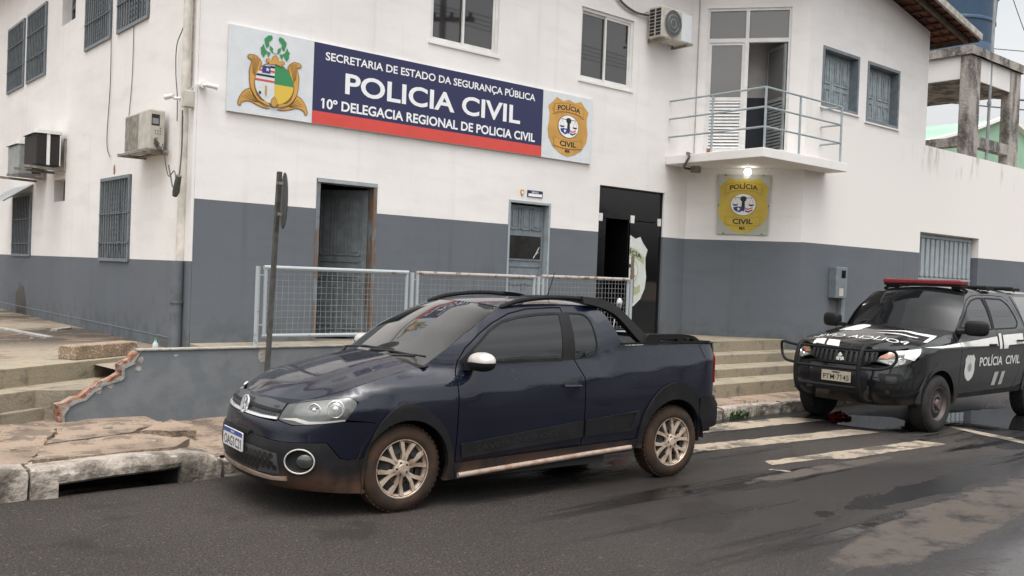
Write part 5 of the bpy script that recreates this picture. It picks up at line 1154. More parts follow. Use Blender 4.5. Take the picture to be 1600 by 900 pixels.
# ---------------------------------------------------------------- dark blue pickup
VW_TOP = [(-3.5,1.205),(-2.3,1.185),(-2.12,1.16),(-1.9,1.10),(-.9,1.065),(-.25,1.045),(0,1.0),(.3,.93),(.5,.875),(.68,.825),(.8,.80),(.9,.785)]
def vw_inset(x, y, u, z):
    zc = .82+.079*(-.49-x); zb = interp(x, VW_TOP)
    if z < zc: side = .035*((zc-z)/.5)**1.5
    elif z < zb: side = .060*(z-zc)/(zb-zc)
    else: side = .060+.10*(z-zb)+.97*(z-zb)**2
    side += .10*sst(-.75, -.2, x)*sst(.9, 1.06, z)+.03*sst(.08, 0, abs(z-zb))*sst(-.3, -.1, x)
    front = interp(z, [(.17,.12),(.22,.05),(.27,.025),(.40,.0),(.50,.0),(.54,.012),(.60,.02),(.66,.035),(.70,.05),(.745,.075),(.79,.115),(.83,.17)])
    return lerp(lerp(front, side, sst(.55, 1.15, u)), interp(z, [(.3,.06),(.45,.0),(.62,.0),(.68,.03),(1.2,.05)]), sst(-3.25, -3.42, x))
VW = Surf([(.905,0),(.895,.2),(.865,.4),(.815,.555),(.73,.665),(.58,.755),(.38,.815),(.12,.846),(-.5,.857),(-1.4,.860),(-2.4,.860),(-3.0,.848),(-3.3,.822),(-3.40,.775),(-3.455,.68),(-3.47,.4),(-3.475,0)], vw_inset)
c = Car('pickup_truck', 'dark blue compact pickup with muddy sills and alloy wheels parked nearest the camera', (3.828, 6.51, 0), math.atan2(.082, -.997), VW)
sx = VW.s_x; END = VW.S[-1]
top_edge = [(sx(x), interp(x, VW_TOP)) for x in (-.25, -.1, .05, .2, .35, .48, .58, .66)]
door_top = [(1.962,.985),(1.995,1.092),(2.063,1.187),(2.197,1.292),(2.343,1.372),(2.545,1.45),(2.738,1.487),(3.0,1.501),(3.095,1.501)]
wsE = [(1.73,1.05),(1.93,1.187),(2.10,1.302),(2.26,1.392),(2.40,1.462),(2.50,1.497)]
roofE = [(2.50,1.497),(2.60,1.513),(2.75,1.526),(3.0,1.532),(3.25,1.529),(3.40,1.522),(3.47,1.508)]
cabE = [(3.47,1.508),(3.53,1.45),(3.58,1.34),(3.63,1.22),(3.65,1.192)]
fl_o = catmull([(1.195,.165),(1.215,.36),(1.235,.514),(1.32,.676),(1.436,.778),(1.54,.803),(1.69,.750),(1.83,.626),(1.915,.464),(1.945,.304),(1.955,.205)], 5)
fl_i = arc(1.537, .325, .356, 205, -20, 26)
rl_o = catmull([(3.815,.300),(3.831,.362),(3.858,.497),(3.926,.652),(4.063,.800),(4.245,.862),(4.405,.835),(4.525,.745),(4.585,.60),(4.605,.45),(4.61,.385)], 5)
rl_i = arc(4.258, .335, .372, 187, -6, 26)
fcut = off(fl_o+[(1.955,.0),(1.195,.0)], .03)[:len(fl_o)]; rcut = off(rl_o+[(4.61,.0),(3.815,.0)], .03)[:len(rl_o)]
fcut = [p for p in fcut if p[1] > .33]; rcut = [p for p in rcut if p[1] > .36]
door = [(1.962,.335)]+[(1.962,.985)]+door_top[1:]+[(3.098,1.28),(3.105,1.08),(3.15,1.0),(3.187,.937),(3.205,.70),(3.21,.46),(3.19,.375)]
qwin = rnd([(3.15,1.463),(3.315,1.458),(3.372,1.40),(3.372,1.16),(3.30,1.098),(3.108,1.087)], [.01,.05,.08,.10,.06,.01])
body = [(1.058,.702),(1.193,.688),(1.28,.675)]+[p for p in fcut if p[0] > 1.30]+[(1.953,.335),(3.19,.372),(3.83,.385)]+rcut+[(4.62,.705),(4.80,.705),(4.80,.83),(4.80,1.08),(4.77,1.205),(4.2,1.196),(3.66,1.190)]+cabE[::-1][1:]+roofE[::-1][1:]+wsE[::-1][1:]+top_edge[1:]+[(.60,.797),(.66,.802),(.80,.819),(1.09,.856),(1.152,.822)]
bo = c.part('body', [body, off(door, -.0055), off(qwin, -.003)], 'navy', .045)
c.part('light_block_shell', [[(1.0,.70),(1.30,.69)]+[p for p in fcut if p[0] > 1.33]+[(1.95,.30),(3.84,.32)]+rcut+[(4.72,.70),(4.70,1.19),(3.68,1.18),(3.54,1.40),(3.42,1.50),(2.55,1.49),(2.2,1.34),(1.8,1.05),(1.4,.98),(1.0,.86)]], 'dark', .08, d0=-.016, depth=0)  # added dark liner that blocks light behind the seams
win = rnd([(2.02,1.085),(2.165,1.208),(2.312,1.318),(2.455,1.388),(2.64,1.425),(2.85,1.447),(3.056,1.455),(2.986,1.09)], [.02,.02,.03,.03,.02,.0,.012,.01])
do = c.part('door', [off(door, .0045), off(win, -.012)], 'navy', .045, both='two')
for sgn, dobj in ((1, do),):
    pass
def onside(name, loops, m, parent=None, **k): return c.part(name, loops, m, parent=parent, both=k.pop('both', 'two'), **k)
onside('window_seal', [off(win, -.013), off(win, .006)], 'cladding_dry', d0=.002, depth=.01, both=True)
onside('side_window', [off(win, .004)], 'carglass', d0=-.004, depth=0)
onside('mirror_base', [[(2.0,1.088),(2.06,1.135),(2.13,1.19),(2.145,1.10)]], 'cladding_dry', d0=.003, depth=.01, both=True)
onside('pillar_trim', [[(2.990,1.082),(3.062,1.462),(3.148,1.469),(3.102,1.082)]], 'cladding_dry', d0=.003, depth=.012, both=True)
onside('quarter_window', [off(qwin, .006)], 'carglass', d0=-.004, depth=0)
onside('window_seal', [off(qwin, -.004), off(qwin, .008)], 'cladding_dry', d0=.002, depth=.008, both=True)
onside('belt_trim', [[(2.14,1.078),(2.985,1.077),(2.985,1.091),(2.14,1.092)]], 'cladding_dry', d0=.008, depth=.012, both=True)
onside('side_cladding', [rnd([(2.002,.470),(3.195,.578),(3.200,.440),(2.014,.362)], .015)], 'cladding', d0=.014, depth=.02, both='two')
vent = rnd([(3.515,.607),(3.79,.611),(3.737,.470),(3.515,.466)], .02)
onside('side_cladding', [[(3.222,.580),(3.52,.604),(3.835,.632),(3.83,.50),(3.76,.452),(3.45,.452),(3.225,.442)], vent], 'cladding', d0=.014, depth=.03, both='two')
onside('side_vent', [vent], 'ink', d0=.004, depth=0, both='two')
g = G(); text(g, 'SAVEIRO CROSS', lambda u, v, d: VW.at(2.13+u, .405+v+.085*u, .0165), 0, 0, .80, .045, 0, .02); c.put(g, 'raised_lettering', 'blackpl', None, False)
onside('wheel_flare', [fl_o+fl_i[::-1]], 'cladding', d0=.020, depth=.05, sp=.035)
onside('wheel_flare', [rl_o+rl_i[::-1]], 'cladding', d0=.020, depth=.05, sp=.035)
onside('sill', [[(1.95,.325),(2.4,.338),(3.84,.375),(3.80,.275),(2.6,.235),(1.97,.200)]], 'cladding', d0=.010, depth=.06)
g = G().tube([VW.at(u, z, .025) for u, z in ((1.985,.232),(2.6,.262),(3.2,.290),(3.75,.312))], .021, 10); c.put(g, 'side_step', 'stepbar', None, 'two')
# door handle over a flat dark patch painted for its scoop's shade
g = G().panel(ell(3.04, .888, .075, .034, 20), VW.at, .03, .002); c.put(g, 'scoop_shade', 'dark', do)
g = G().tube([VW.at(2.955+.18*t/8, .876-.003*t/8, .022+.014*math.sin(math.pi*t/8)) for t in range(9)], [.008]+[.012]*7+[.008], 8); c.put(g, 'handle', 'navy', do)
# crease shadow groove: fuel and panel seams are real gaps; front end
bump_top = [(0,.668),(.50,.668),(.525,.679),(.672,.653),(.776,.660),(1.058,.688),(1.19,.681),(1.30,.668),(1.245,.53),(1.225,.43)]
split = [(1.085,.417),(1.033,.430),(.930,.545),(.60,.541),(.253,.551),(0,.553)]
sym = lambda l: l+[(-x, z) for x, z in l[::-1] if x > 1e-6]
fb = bump_top+split
def symm(l):
    """close a half outline that starts and ends on the centre line"""
    return l+[(-x, z) for x, z in l[::-1] if abs(x) > 1e-6]
bu = c.part('front_bumper', [symm(fb)], 'navy', .045, both=False)
low_ = [(0,.548),(.253,.546),(.60,.536),(.926,.540),(1.028,.425),(1.085,.412),(1.215,.425),(1.205,.30),(1.192,.17),(1.06,.178),(.684,.205),(.3,.212),(0,.215)]
fogh = ell(.746, .413, .104, .084, 30)
lb = c.part('lower_bumper', [symm(low_), fogh, [(-x, z) for x, z in fogh]], 'cladding', .04, d0=.010, depth=.03, parent=bu, both=False)
me_o = symm([(0,.472),(.30,.474),(.575,.458),(.595,.315),(.3,.296),(0,.292)])
mg = c.part('lower_grille', [me_o], 'grilleplastic', .05, d0=.013, depth=.006, parent=bu, both=False)
def hexes(g, poly, du, dv, r, d0, fn):
    us = [p[0] for p in poly]; vs_ = [p[1] for p in poly]; j = 0; v = min(vs_)
    while v < max(vs_):
        u = min(us)+(du/2 if j % 2 else 0)
        while u < max(us):
            h = [(u+r*math.cos(rad(60*k)), v+r*.8*math.sin(rad(60*k))) for k in range(6)]
            if all(inside(p[0], p[1], [poly]) for p in h): g.poly(h, fn, d0=d0)
            u += du
        v += dv; j += 1
    return g
c.put(hexes(G(), off(me_o, .006), .060, .0275, .0255, .0145, VW.at), 'mesh_cells', 'ink', mg)
c.part('chin_strip', [symm([(0,.292),(.3,.290),(.52,.288),(.655,.300),(.655,.272),(.52,.262),(.3,.258),(0,.256)])], 'stepbar', .05, d0=.022, depth=.02, parent=bu, both=False)
for sg in (1, -1):
    fp = Vector(VW.at(sg*.746, .413, 0)); nn = Vector((VW.at(sg*.746, .413, .1)[0]-fp.x, VW.at(sg*.746, .413, .1)[1]-fp.y, 0)).normalized()
    fm = Matrix.Translation(fp) @ nn.to_track_quat('Z', 'Y').to_matrix().to_4x4()
    g = G().tube([fm @ Vector((p[0], p[1], .012)) for p in ell(0, 0, .104, .084, 36)+[(.104, 0)]], .0055, 8); fo_ = c.put(g, 'fog_light', 'satin', bu)
    fm = fm @ Matrix.Diagonal((1, .80, 1, 1)); 
    g = G().lathe([(.112,.008),(.09,-.03),(.0,-.035)], fm, 30); c.put(g, 'bowl', 'dark', fo_)
    g = G().lathe([(.062,-.03),(.060,-.004),(.045,.006),(0,.010)], fm @ Matrix.Translation((.036*sg, 0, 0)), 24); c.put(g, 'lens', 'lampwhite' if False else 'lampgrey', fo_)
# grille and badge
gr_o = symm([(0,.803),(.03,.803),(.30,.799),(.520,.787),(.512,.690),(.30,.682),(0,.680)])
gr = c.part('grille', [gr_o], 'grilleplastic', .05, d0=-.006, depth=.01, both=False)
c.put(hexes(G(), symm([(0,.786),(.3,.782),(.505,.772),(.505,.752),(.3,.758),(0,.76)]), .036, .012, .013, -.004, VW.at), 'mesh_cells', 'ink', gr)
c.put(hexes(G(), symm([(0,.728),(.3,.728),(.50,.728),(.50,.700),(.3,.698),(0,.698)]), .036, .012, .013, -.004, VW.at), 'mesh_cells', 'ink', gr)
c.part('chrome_strip', [symm([(0,.694),(.3,.694),(.512,.700),(.512,.685),(.3,.678),(0,.677)])], 'brightmetal', .05, d0=.006, depth=.012, parent=gr, both=False)
c.part('grille_bar', [symm([(0,.752),(.3,.750),(.512,.748),(.512,.732),(.3,.732),(0,.732)])], 'cladding_dry', .05, d0=.006, depth=.012, parent=gr, both=False)
bp_ = Vector((VW.at(0, .735, .014)[0], 0, .733)); bm_ = Matrix.Translation(bp_) @ Matrix.Rotation(rad(-14), 4, 'Y'); bf = lambda u, v, d=0: tuple(bm_ @ Vector((d, -u, v)))
g = G().poly(ell(0, 0, .066, .066, 36), bf, d0=.004, depth=.02); be = c.put(g, 'badge', 'blackpl', gr)
g = G(); ring = ell(0, 0, .068, .068, 40); g.poly([ring, ell(0, 0, .058, .058, 40)], bf, d0=.010, depth=.01)
def stroke(g, pts, w, d0):
    for a, b_ in zip(pts, pts[1:]):
        a, b_ = Vector(a), Vector(b_); n_ = Vector((-(b_-a).y, (b_-a).x)).normalized()*w/2; g.poly([tuple(a+n_), tuple(b_+n_), tuple(b_-n_), tuple(a-n_)], bf, d0=d0, depth=.006)
stroke(g, [(-.026,.054),(0,.006),(.026,.054)], .013, .0095); stroke(g, [(-.050,.034),(-.026,-.046),(0,.0),(.026,-.046),(.050,.034)], .012, .0092)
c.put(g, 'emblem', 'brightmetal', be)
# number plate
pl = lambda u, v, d=0: tuple(Vector(VW.at(0, .48, .035+d))+Vector((0, u, v-.48)))
mpl = lambda u, v, d=0: tuple(Vector((VW.at(0, .50, .034)[0]+d-.012*(v-.48)*0, u, v)))
g = G().poly(rnd(rect(-.205, .412, .205, .548), .008), mpl, d0=0, depth=.008); po = c.put(g, 'number_plate', 'platewhite', bu)
g = G().poly(rnd(rect(-.201, .512, .201, .544), .005), mpl, d0=.001); c.put(g, 'blue_band', 'plateblue', po)
fl_ = lambda u, v, d=0: mpl(-(-u), v, d)
g = G(); text(g, 'OAG1C21', lambda u, v, d: mpl(u, v, d), 0, .425, .365, .072, 0, .012, .0012, 'C'); c.put(g, 'plate_letters', 'ink', po)
g = G(); text(g, 'BRASIL', lambda u, v, d: mpl(u, v, d), 0, .521, .075, .016, 0, .012, .0018, 'C'); c.put(g, 'plate_heading', 'letter', po)
c.part('plate_holder', [rnd(rect(-.215, .540, .215, .572), .012)], 'cladding_dry', .06, d0=.018, depth=.03, parent=bu, both=False)
# headlights
hl = rnd([(.524,.684),(.548,.787),(1.092,.853),(1.148,.820),(1.058,.694),(.776,.663),(.672,.659)], [.012,.012,.02,.03,.015,.03,.03])
for sg in (1, -1):
    fnm = (lambda u, v, d=0, sg=sg: VW.at(sg*u, v, d))
    g = G().panel(hl, fnm, .04, -.004, .02); ho = c.put(g, 'headlight', 'lampgrey')
    for (u, v, r_) in ((.985,.776,.062), (.83,.765,.046)):
        p0 = Vector(fnm(u, v, .0)); nn = (Vector(fnm(u, v, .1))-p0).normalized(); nn = (nn+Vector((.25, 0, .12))).normalized(); hm = Matrix.Translation(p0) @ nn.to_track_quat('Z', 'Y').to_matrix().to_4x4()
        g = G().lathe([(r_,-.012),(r_,.006),(r_*.93,.010),(r_*.88,.004),(r_*.6,-.012),(r_*.34,-.016),(r_*.32,.004),(0,.010)], hm, 28); c.put(g, 'reflector', 'lampclear', ho)
    g = G().panel([(.545,.690),(.60,.700),(.70,.706),(.80,.688),(.90,.690),(1.05,.704),(1.055,.694),(.90,.676),(.776,.668),(.68,.688),(.60,.690)], fnm, .04, .001, .004); c.put(g, 'indicator_strip', 'lampwhite', ho)
# hood, cowl, windscreen, roof, cab back
def vend(l): return [VW.at(u, z) for u, z in l]
xs_ = [.70,.62,.52,.40,.25,.10,-.05,-.17,-.215]
eH = [VW.at(sx(x), interp(x, VW_TOP), .001) for x in xs_]; eH = [(x, y-.004, z+.002) for x, y, z in eH]
nose = Vector(VW.at(0, .80)).x-eH[0][0]
bowH = [nose*.97, nose*.82, nose*.66, nose*.5, nose*.36, .06, .045, .04, .04]; crH = [.0-.010, .012, .026, .036, .042, .044, .044, .043, .043]
bul = lambda t, v: .016*sst(.66, .48, abs(v))*sst(.0, .25, t)+.006*sst(.95, .80, abs(v))*sst(.05, .2, t)
g = strip(G(), eH, bowH, crH, 36, 2.6, extra=bul); ho = c.put(g, 'hood', 'navy')
g = G(); eN = []
for i in range(21): v = i/10-1; a = (eH[0][0]+bowH[0]*(1-v*v), eH[0][1]*v, eH[0][2]+crH[0]*(1-abs(v)**2.6)); eN += [a, (a[0]+.012, a[1], a[2]-.034)]
nz = [(i*2, i*2+2, i*2+3, i*2+1) for i in range(20)]; g.add(eN, nz, 0, True); c.put(g, 'hood_lip', 'navy', ho)
eC = [(-.205, eH[-1][1]-.02, 1.040), (-.25, .735, 1.050), (-.30, .72, 1.058)]
g = strip(G(), eC, [.045, .05, .055], [.036, .020, .018], 18); c.put(g, 'cowl', 'cladding_dry')
eW = vend(wsE); eW = [(x+.004, y+.001, z-.002) for x, y, z in eW]; K_ = len(eW)
bowW = [.055,.085,.10,.105,.10,.092]; crW = [.0,.004,.010,.018,.026,.032]
g = strip(G(), catmull(eW, 4), [interp(i/((K_-1)*4)*(K_-1), list(enumerate(bowW))) for i in range((K_-1)*4+1)], [interp(i/((K_-1)*4)*(K_-1), list(enumerate(crW))) for i in range((K_-1)*4+1)], 24, 2.2, w=.985); c.put(g, 'windscreen', 'windscreen')
eR = vend(roofE); g = strip(G(), catmull(eR, 3), [interp(i/18, [(0,.09),(.4,.02),(1,-.03)]) for i in range(19)], [interp(i/18, [(0,.032),(.5,.042),(1,.035)]) for i in range(19)], 28, 2.8); c.put(g, 'roof', 'navy')
eB = vend(cabE); g = strip(G(), eB, [-.03, -.03, -.03, -.03, -.03], [.035, .03, .02, .01, 0], 16, 2.6); c.put(g, 'cab_back', 'navy')
rw_ = lambda u, v, d=0: (lerp(-2.125, -2.005, (v-1.2)/.25)-.012-d-.03*(1-(u/.6)**2), u, v)
g = G().panel(rnd([(-.52,1.225),(.52,1.225),(.44,1.45),(-.44,1.45)], .05), rw_, .08, .006); c.put(g, 'rear_window', 'carglass')
# tail
tl = rnd([(4.805,.83),(4.99,.83),(4.98,1.06),(4.94,1.09),(4.805,1.09)], .02)
c.part('tail_light', [tl], 'redlens', .04, d0=.010, depth=.03, both='two')
c.part('tailgate', [[(4.995,.70),(END,.70),(END,1.20),(4.80,1.205),(4.80,1.095),(4.99,1.095)]], 'navy', .06)
c.part('rear_bumper', [[(4.60,.70),(END,.70),(END,.44),(4.93,.435),(4.62,.385)]], 'cladding', .06, d0=.012, depth=.05)
g = G().poly([(-2.16,-.70),(-3.40,-.66),(-3.40,.66),(-2.16,.70)], lambda u, v, d: (u, v, 1.165+d), depth=.02); c.put(g, 'bed_cover', 'cladding_dry')
g = G(); g.box((-2.14,-.70,.5),(-2.18,.70,1.16)); g.box((-3.4,-.66,.48),(-2.2,.66,.52)); c.put(g, 'bed_floor', 'dark')
g = G(); 
for y in (1,): pass
g = G().add([(-2.15,.70,1.187),(-3.40,.70,1.205),(-3.40,.80,1.205),(-2.15,.81,1.187)], [(0,1,2,3)]); g.box((-3.40,.60,.6),(-2.2,.66,1.16)); c.put(g, 'bed_rim', 'navy', None, True)
# underside and wheel wells
g = G(); g.box((-3.3,-.56,.28),(.55,.56,.36)); g.box((.32,-.60,.22),(.70,.60,.66)); g.box((-2.0,-.80,.20),(-.60,.80,.30)); g.box((-3.40,-.70,.36),(-3.25,.70,.64)); c.put(g, 'underside', 'dark')
for cx in (-.06, -2.785):
    g = G(); n = 14
    for sgn in (1,):
        vv = []
        for i in range(n+1): a = math.pi*i/n; vv += [(cx+.39*math.cos(a), .50, .33+.39*math.sin(a)), (cx+.39*math.cos(a), .835, .33+.39*math.sin(a))]
        g.add(vv, [(i*2, i*2+1, i*2+3, i*2+2) for i in range(n)], 0, True); g.add([(cx+.39*math.cos(math.pi*i/n), .50, .33+.39*math.sin(math.pi*i/n)) for i in range(n+1)], [tuple(range(n+1))])
    c.put(g, 'wheel_well', 'cladding', None, True)
for x in (-.045, -2.79):
    for y in (.825, -.825): wheel(c.root, x, y, .320, .205, .214, 'alloy', 'tyremud')
# mirrors
for sg in (1, -1):
    g = G(); n, m_ = 22, 14; cpos = Vector((-.60, sg*.975, 1.105)); vv = []; ffs = []
    for i in range(m_+1):
        th = math.pi*i/m_
        for k in range(n):
            ph = 2*math.pi*k/n; cx, cy, cz_2 = math.sin(th)*math.cos(ph), math.sin(th)*math.sin(ph), math.cos(th); p_ = lambda t, e: math.copysign(abs(t)**e, t)
            vv.append((cpos.x+.085*p_(cx, .75), cpos.y+.125*p_(cy, .8), cpos.z+.072*p_(cz_2, .85)+.012*(cy*sg < 0)*abs(cy)*-1))
    for i in range(m_):
        for k in range(n): ffs.append((i*n+k, i*n+(k+1) % n, (i+1)*n+(k+1) % n, (i+1)*n+k))
    g.v = vv; g.f = ffs; g.m = [0 if i < m_*.50 else 1 for i in range(m_) for k in range(n)]; g.s = [True]*len(ffs)
    mo_ = c.put(g, 'side_mirror', ['satin', 'cladding_dry'])
    g = G().bar((-.60, sg*.78, 1.045), (-.60, sg*.93, 1.06), .09, .045); c.put(g, 'mirror_arm', 'cladding_dry', mo_)
# roof rails, sport bar, bed rails, aerial, wipers
g = G().tube(catmull([(-1.02,.575,1.497),(-1.10,.575,1.525),(-1.22,.572,1.555),(-1.45,.572,1.582),(-1.70,.574,1.588),(-1.95,.585,1.572)], 4), [.012]+[.020]*20, 8); 
c.put(g, 'roof_rail', 'cladding_dry', None, 'two')
so = catmull([(-1.85,1.603),(-2.05,1.584),(-2.21,1.530),(-2.33,1.430),(-2.50,1.265),(-2.62,1.215)], 4); si = catmull([(-2.44,1.205),(-2.38,1.235),(-2.22,1.415),(-2.13,1.475),(-2.02,1.515),(-1.85,1.545)], 4)
sbf = lambda u, v, d=0: (u, .60+(1.56-v)*.42+d, v)
g = G().panel([so+si], sbf, .05, .035, .08); g.panel([so+si], sbf, .05, -.045, 0); c.put(g, 'sport_bar', 'cladding_dry', None, 'two')
g = G().tube([(-2.05,-.58,1.535),(-2.07,0,1.56),(-2.05,.58,1.535)], .035, 10); c.put(g, 'cross_tube', 'cladding_dry')
brf = lambda u, v, d=0: (u, .745+d, v)
bro = rnd([(-2.42,1.205),(-2.47,1.287),(-2.86,1.287),(-3.0,1.278),(-3.08,1.255),(-3.14,1.208)], [.01,.03,.05,.05,.05,.01]); slots = [rnd(rect(-2.84,1.222,-2.62,1.242), .008), rnd(rect(-3.04,1.222,-2.90,1.242), .008)]
g = G().panel([bro]+slots, brf, .06, .05, .06); g.panel([bro]+slots, brf, .06, -.01, 0)
g.box((-3.16,.73,1.20),(-2.15,.80,1.215)); g.box((-3.26,.71,1.205),(-3.16,.79,1.222))
c.put(g, 'bed_rail', 'cladding_dry', None, 'two')
g = G().tube([(-1.90,.0,1.555),(-1.95,.0,1.60),(-2.02,.0,1.80)], [.012,.006,.003], 6); c.put(g, 'aerial', 'cladding_dry')
for a, b_ in (((-.215,-.08,1.115),(-.30,.48,1.115)), ((-.20,-.52,1.105),(-.275,.02,1.13))):
    a, b_ = Vector(a), Vector(b_); g = G().tube([a, a.lerp(b_, .5)+Vector((.0, 0, .012)), b_], [.010,.009,.006], 6); g.bar(a+Vector((.03, 0, -.04)), a, .03, .02); g.tube([a.lerp(b_, .35)+Vector((-.02, 0, .0)), b_+Vector((-.03, .12, .004))], .006, 5); c.put(g, 'wiper', 'blackpl')
# ---------------------------------------------------------------- black police pickup
L2_TOP = [(-4.4,1.30),(-2.6,1.28),(-1.6,1.265),(-.75,1.24),(-.5,1.215),(0,1.135),(.3,1.085),(.6,1.03),(.84,.985)]
def l2_inset(x, y, u, z):
    zb = interp(x, L2_TOP); zc = min(1.04, zb-.1)
    if z < zc: side = .04*((zc-z)/.6)**1.5
    elif z < zb: side = .045*((z-zc)/(zb-zc))**1.15
    else: side = .045+.36*(z-zb)+.25*(z-zb)**2
    side += .10*sst(-1.0, -.5, x)*sst(1.05, 1.25, z)+.03*sst(.08, 0, abs(z-zb))*sst(-.7, -.5, x)
    front = interp(z, [(.30,.16),(.38,.07),(.45,.02),(.55,.0),(.66,.0),(.74,.03),(.80,.05),(.90,.07),(.98,.10),(1.04,.16)])
    return lerp(lerp(front, side, sst(.55, 1.2, u)), interp(z, [(.4,.05),(.6,.0),(1.3,.03),(1.8,.15)]), sst(-4.15, -4.35, x))
L2 = Surf([(.84,0),(.83,.25),(.80,.45),(.73,.62),(.60,.755),(.42,.845),(.2,.885),(-.5,.905),(-1.5,.907),(-3.2,.907),(-3.9,.90),(-4.25,.88),(-4.36,.80),(-4.39,.55),(-4.40,0)], l2_inset)
c = Car('police_pickup', 'black double cab police pickup with bull bar, red light bar and white lettering', (11.561, 6.335, 0), rad(180), L2)
sx = L2.s_x; END = L2.S[-1]
top_edge = [(sx(x), interp(x, L2_TOP)) for x in (-.70, -.5, -.25, 0, .2, .38, .5)]
fl_o = catmull([(1.10,.44),(1.15,.56),(1.205,.662),(1.295,.800),(1.46,.872),(1.67,.855),(1.846,.785),(1.975,.63),(2.005,.50),(2.015,.42)], 5)
fl_i = arc(1.50, .36, .415, 182, -6, 24)
CX = 4.453
rl_o = catmull([(CX-.48,.42),(CX-.465,.55),(CX-.38,.74),(CX-.20,.86),(CX,.885),(CX+.20,.86),(CX+.38,.74),(CX+.465,.55),(CX+.48,.42)], 5); rl_i = arc(CX, .36, .42, 176, 4, 24)
fcut = [p for p in fl_o]; rcut = [p for p in rl_o]
wsE = [(2.17,1.245),(2.30,1.40),(2.42,1.54),(2.52,1.645),(2.60,1.71)]
roofE = [(2.60,1.71),(2.75,1.745),(2.95,1.765),(3.3,1.775),(3.7,1.77),(4.1,1.765),(4.6,1.765),(5.0,1.76),(5.3,1.755),(5.60,1.74)]
d1 = [(2.018,.45),(2.018,1.13),(2.10,1.25),(2.24,1.395),(2.40,1.535),(2.56,1.645),(2.74,1.705),(2.95,1.725),(3.10,1.727),(3.115,1.5),(3.10,1.28),(3.115,1.0),(3.13,.46)]
d2 = [(3.135,.46),(3.12,1.0),(3.105,1.28),(3.12,1.5),(3.108,1.727),(3.45,1.725),(3.75,1.71),(3.86,1.66),(3.94,1.50),(4.02,1.30),(4.00,1.15),(3.94,.95),(3.85,.80),(3.80,.62),(3.70,.50),(3.62,.46)]
w1 = rnd([(2.19,1.30),(2.33,1.43),(2.50,1.56),(2.70,1.645),(2.90,1.678),(3.035,1.685),(3.045,1.55),(3.02,1.37),(2.995,1.275)], [.02,.02,.03,.03,.02,.015,.0,.0,.015])
w2 = rnd([(3.06,1.278),(3.10,1.42),(3.135,1.55),(3.15,1.685),(3.66,1.675),(3.79,1.60),(3.86,1.43),(3.86,1.35),(3.76,1.29)], [.015,.0,.0,.015,.06,.05,.04,.05,.05])
canopy = rnd([(4.075,1.335),(4.07,1.72),(5.55,1.71),(5.60,1.33)], .03)
body = [(1.12,.545),(1.15,.58)]+fcut[6:]+[(2.012,.44),(3.62,.45),(CX-.49,.50)]+rcut[3:]+[(CX+.5,.55),(5.65,.56),(5.65,1.29)]+[(5.63,1.5)]+roofE[::-1]+wsE[::-1][1:]+top_edge[1:]+[(.93,1.028),(1.115,1.055),(1.02,.95),(1.06,.86)]
c.part('body', [body, off(d1, -.005), off(d2, -.005)], 'polblack', .055)
c.part('light_block_shell', [[(1.25,.70),(1.3,.85)]+[p for p in fcut if p[0] > 1.35]+[(2.0,.48),(3.9,.5)]+rcut[6:-6]+[(5.0,.6),(5.5,1.68),(2.75,1.72),(2.5,1.58),(2.2,1.24),(1.6,1.1),(1.25,1.04)]], 'dark', .09, d0=-.018, depth=0)  # added liner under the skin, keeps light out of the body
do1 = c.part('front_door', [off(d1, .0035), off(w1, -.012)], 'polblack', .055, both='two'); do2 = c.part('rear_door', [off(d2, .0035), off(w2, -.012)], 'polblack', .055, both='two')
for w_ in (w1, w2):
    c.part('window_seal', [off(w_, -.013), off(w_, .006)], 'cladding_dry', d0=.002, depth=.01); c.part('side_window', [off(w_, .004)], 'carglass', d0=-.004, depth=0, both='two')
c.part('pillar_trim', [[(2.998,1.272),(3.05,1.55),(3.042,1.69),(3.145,1.69),(3.13,1.55),(3.06,1.272)]], 'cladding_dry', d0=.003, depth=.01)
c.part('canopy_seam', [[(3.965,1.72),(3.995,1.72),(4.085,1.31),(4.055,1.30)]], 'dark', d0=.003, depth=.01)
c.part('canopy_window', [canopy], 'greyglass', .08, d0=.003, depth=.01, both='two')
c.part('wheel_flare', [fl_o+fl_i[::-1]], 'polblack', .045, d0=.012, depth=.04, both='two'); c.part('wheel_flare', [rl_o+rl_i[::-1]], 'polblack', .045, d0=.012, depth=.04, both='two')
c.part('sill', [[(2.01,.455),(3.63,.465),(3.95,.48),(3.93,.40),(2.02,.395)]], 'cladding_dry', .06, d0=.004, depth=.06)
for u0, u1, z, dd in ((2.80, 3.0, 1.083, do1), (3.68, 3.88, 1.125, do2)):
    g = G().panel(ell((u0+u1)/2-.02, z+.008, .075, .036, 18), L2.at, .03, .002); c.put(g, 'scoop_shade', 'dark', dd)  # flat dark ellipse painted for the shade behind each handle
    g = G().tube([L2.at(u0+(u1-u0)*t/6, z-.012, .02+.016*math.sin(math.pi*t/6)) for t in range(7)], .014, 8); c.put(g, 'handle', 'cladding_dry', dd)
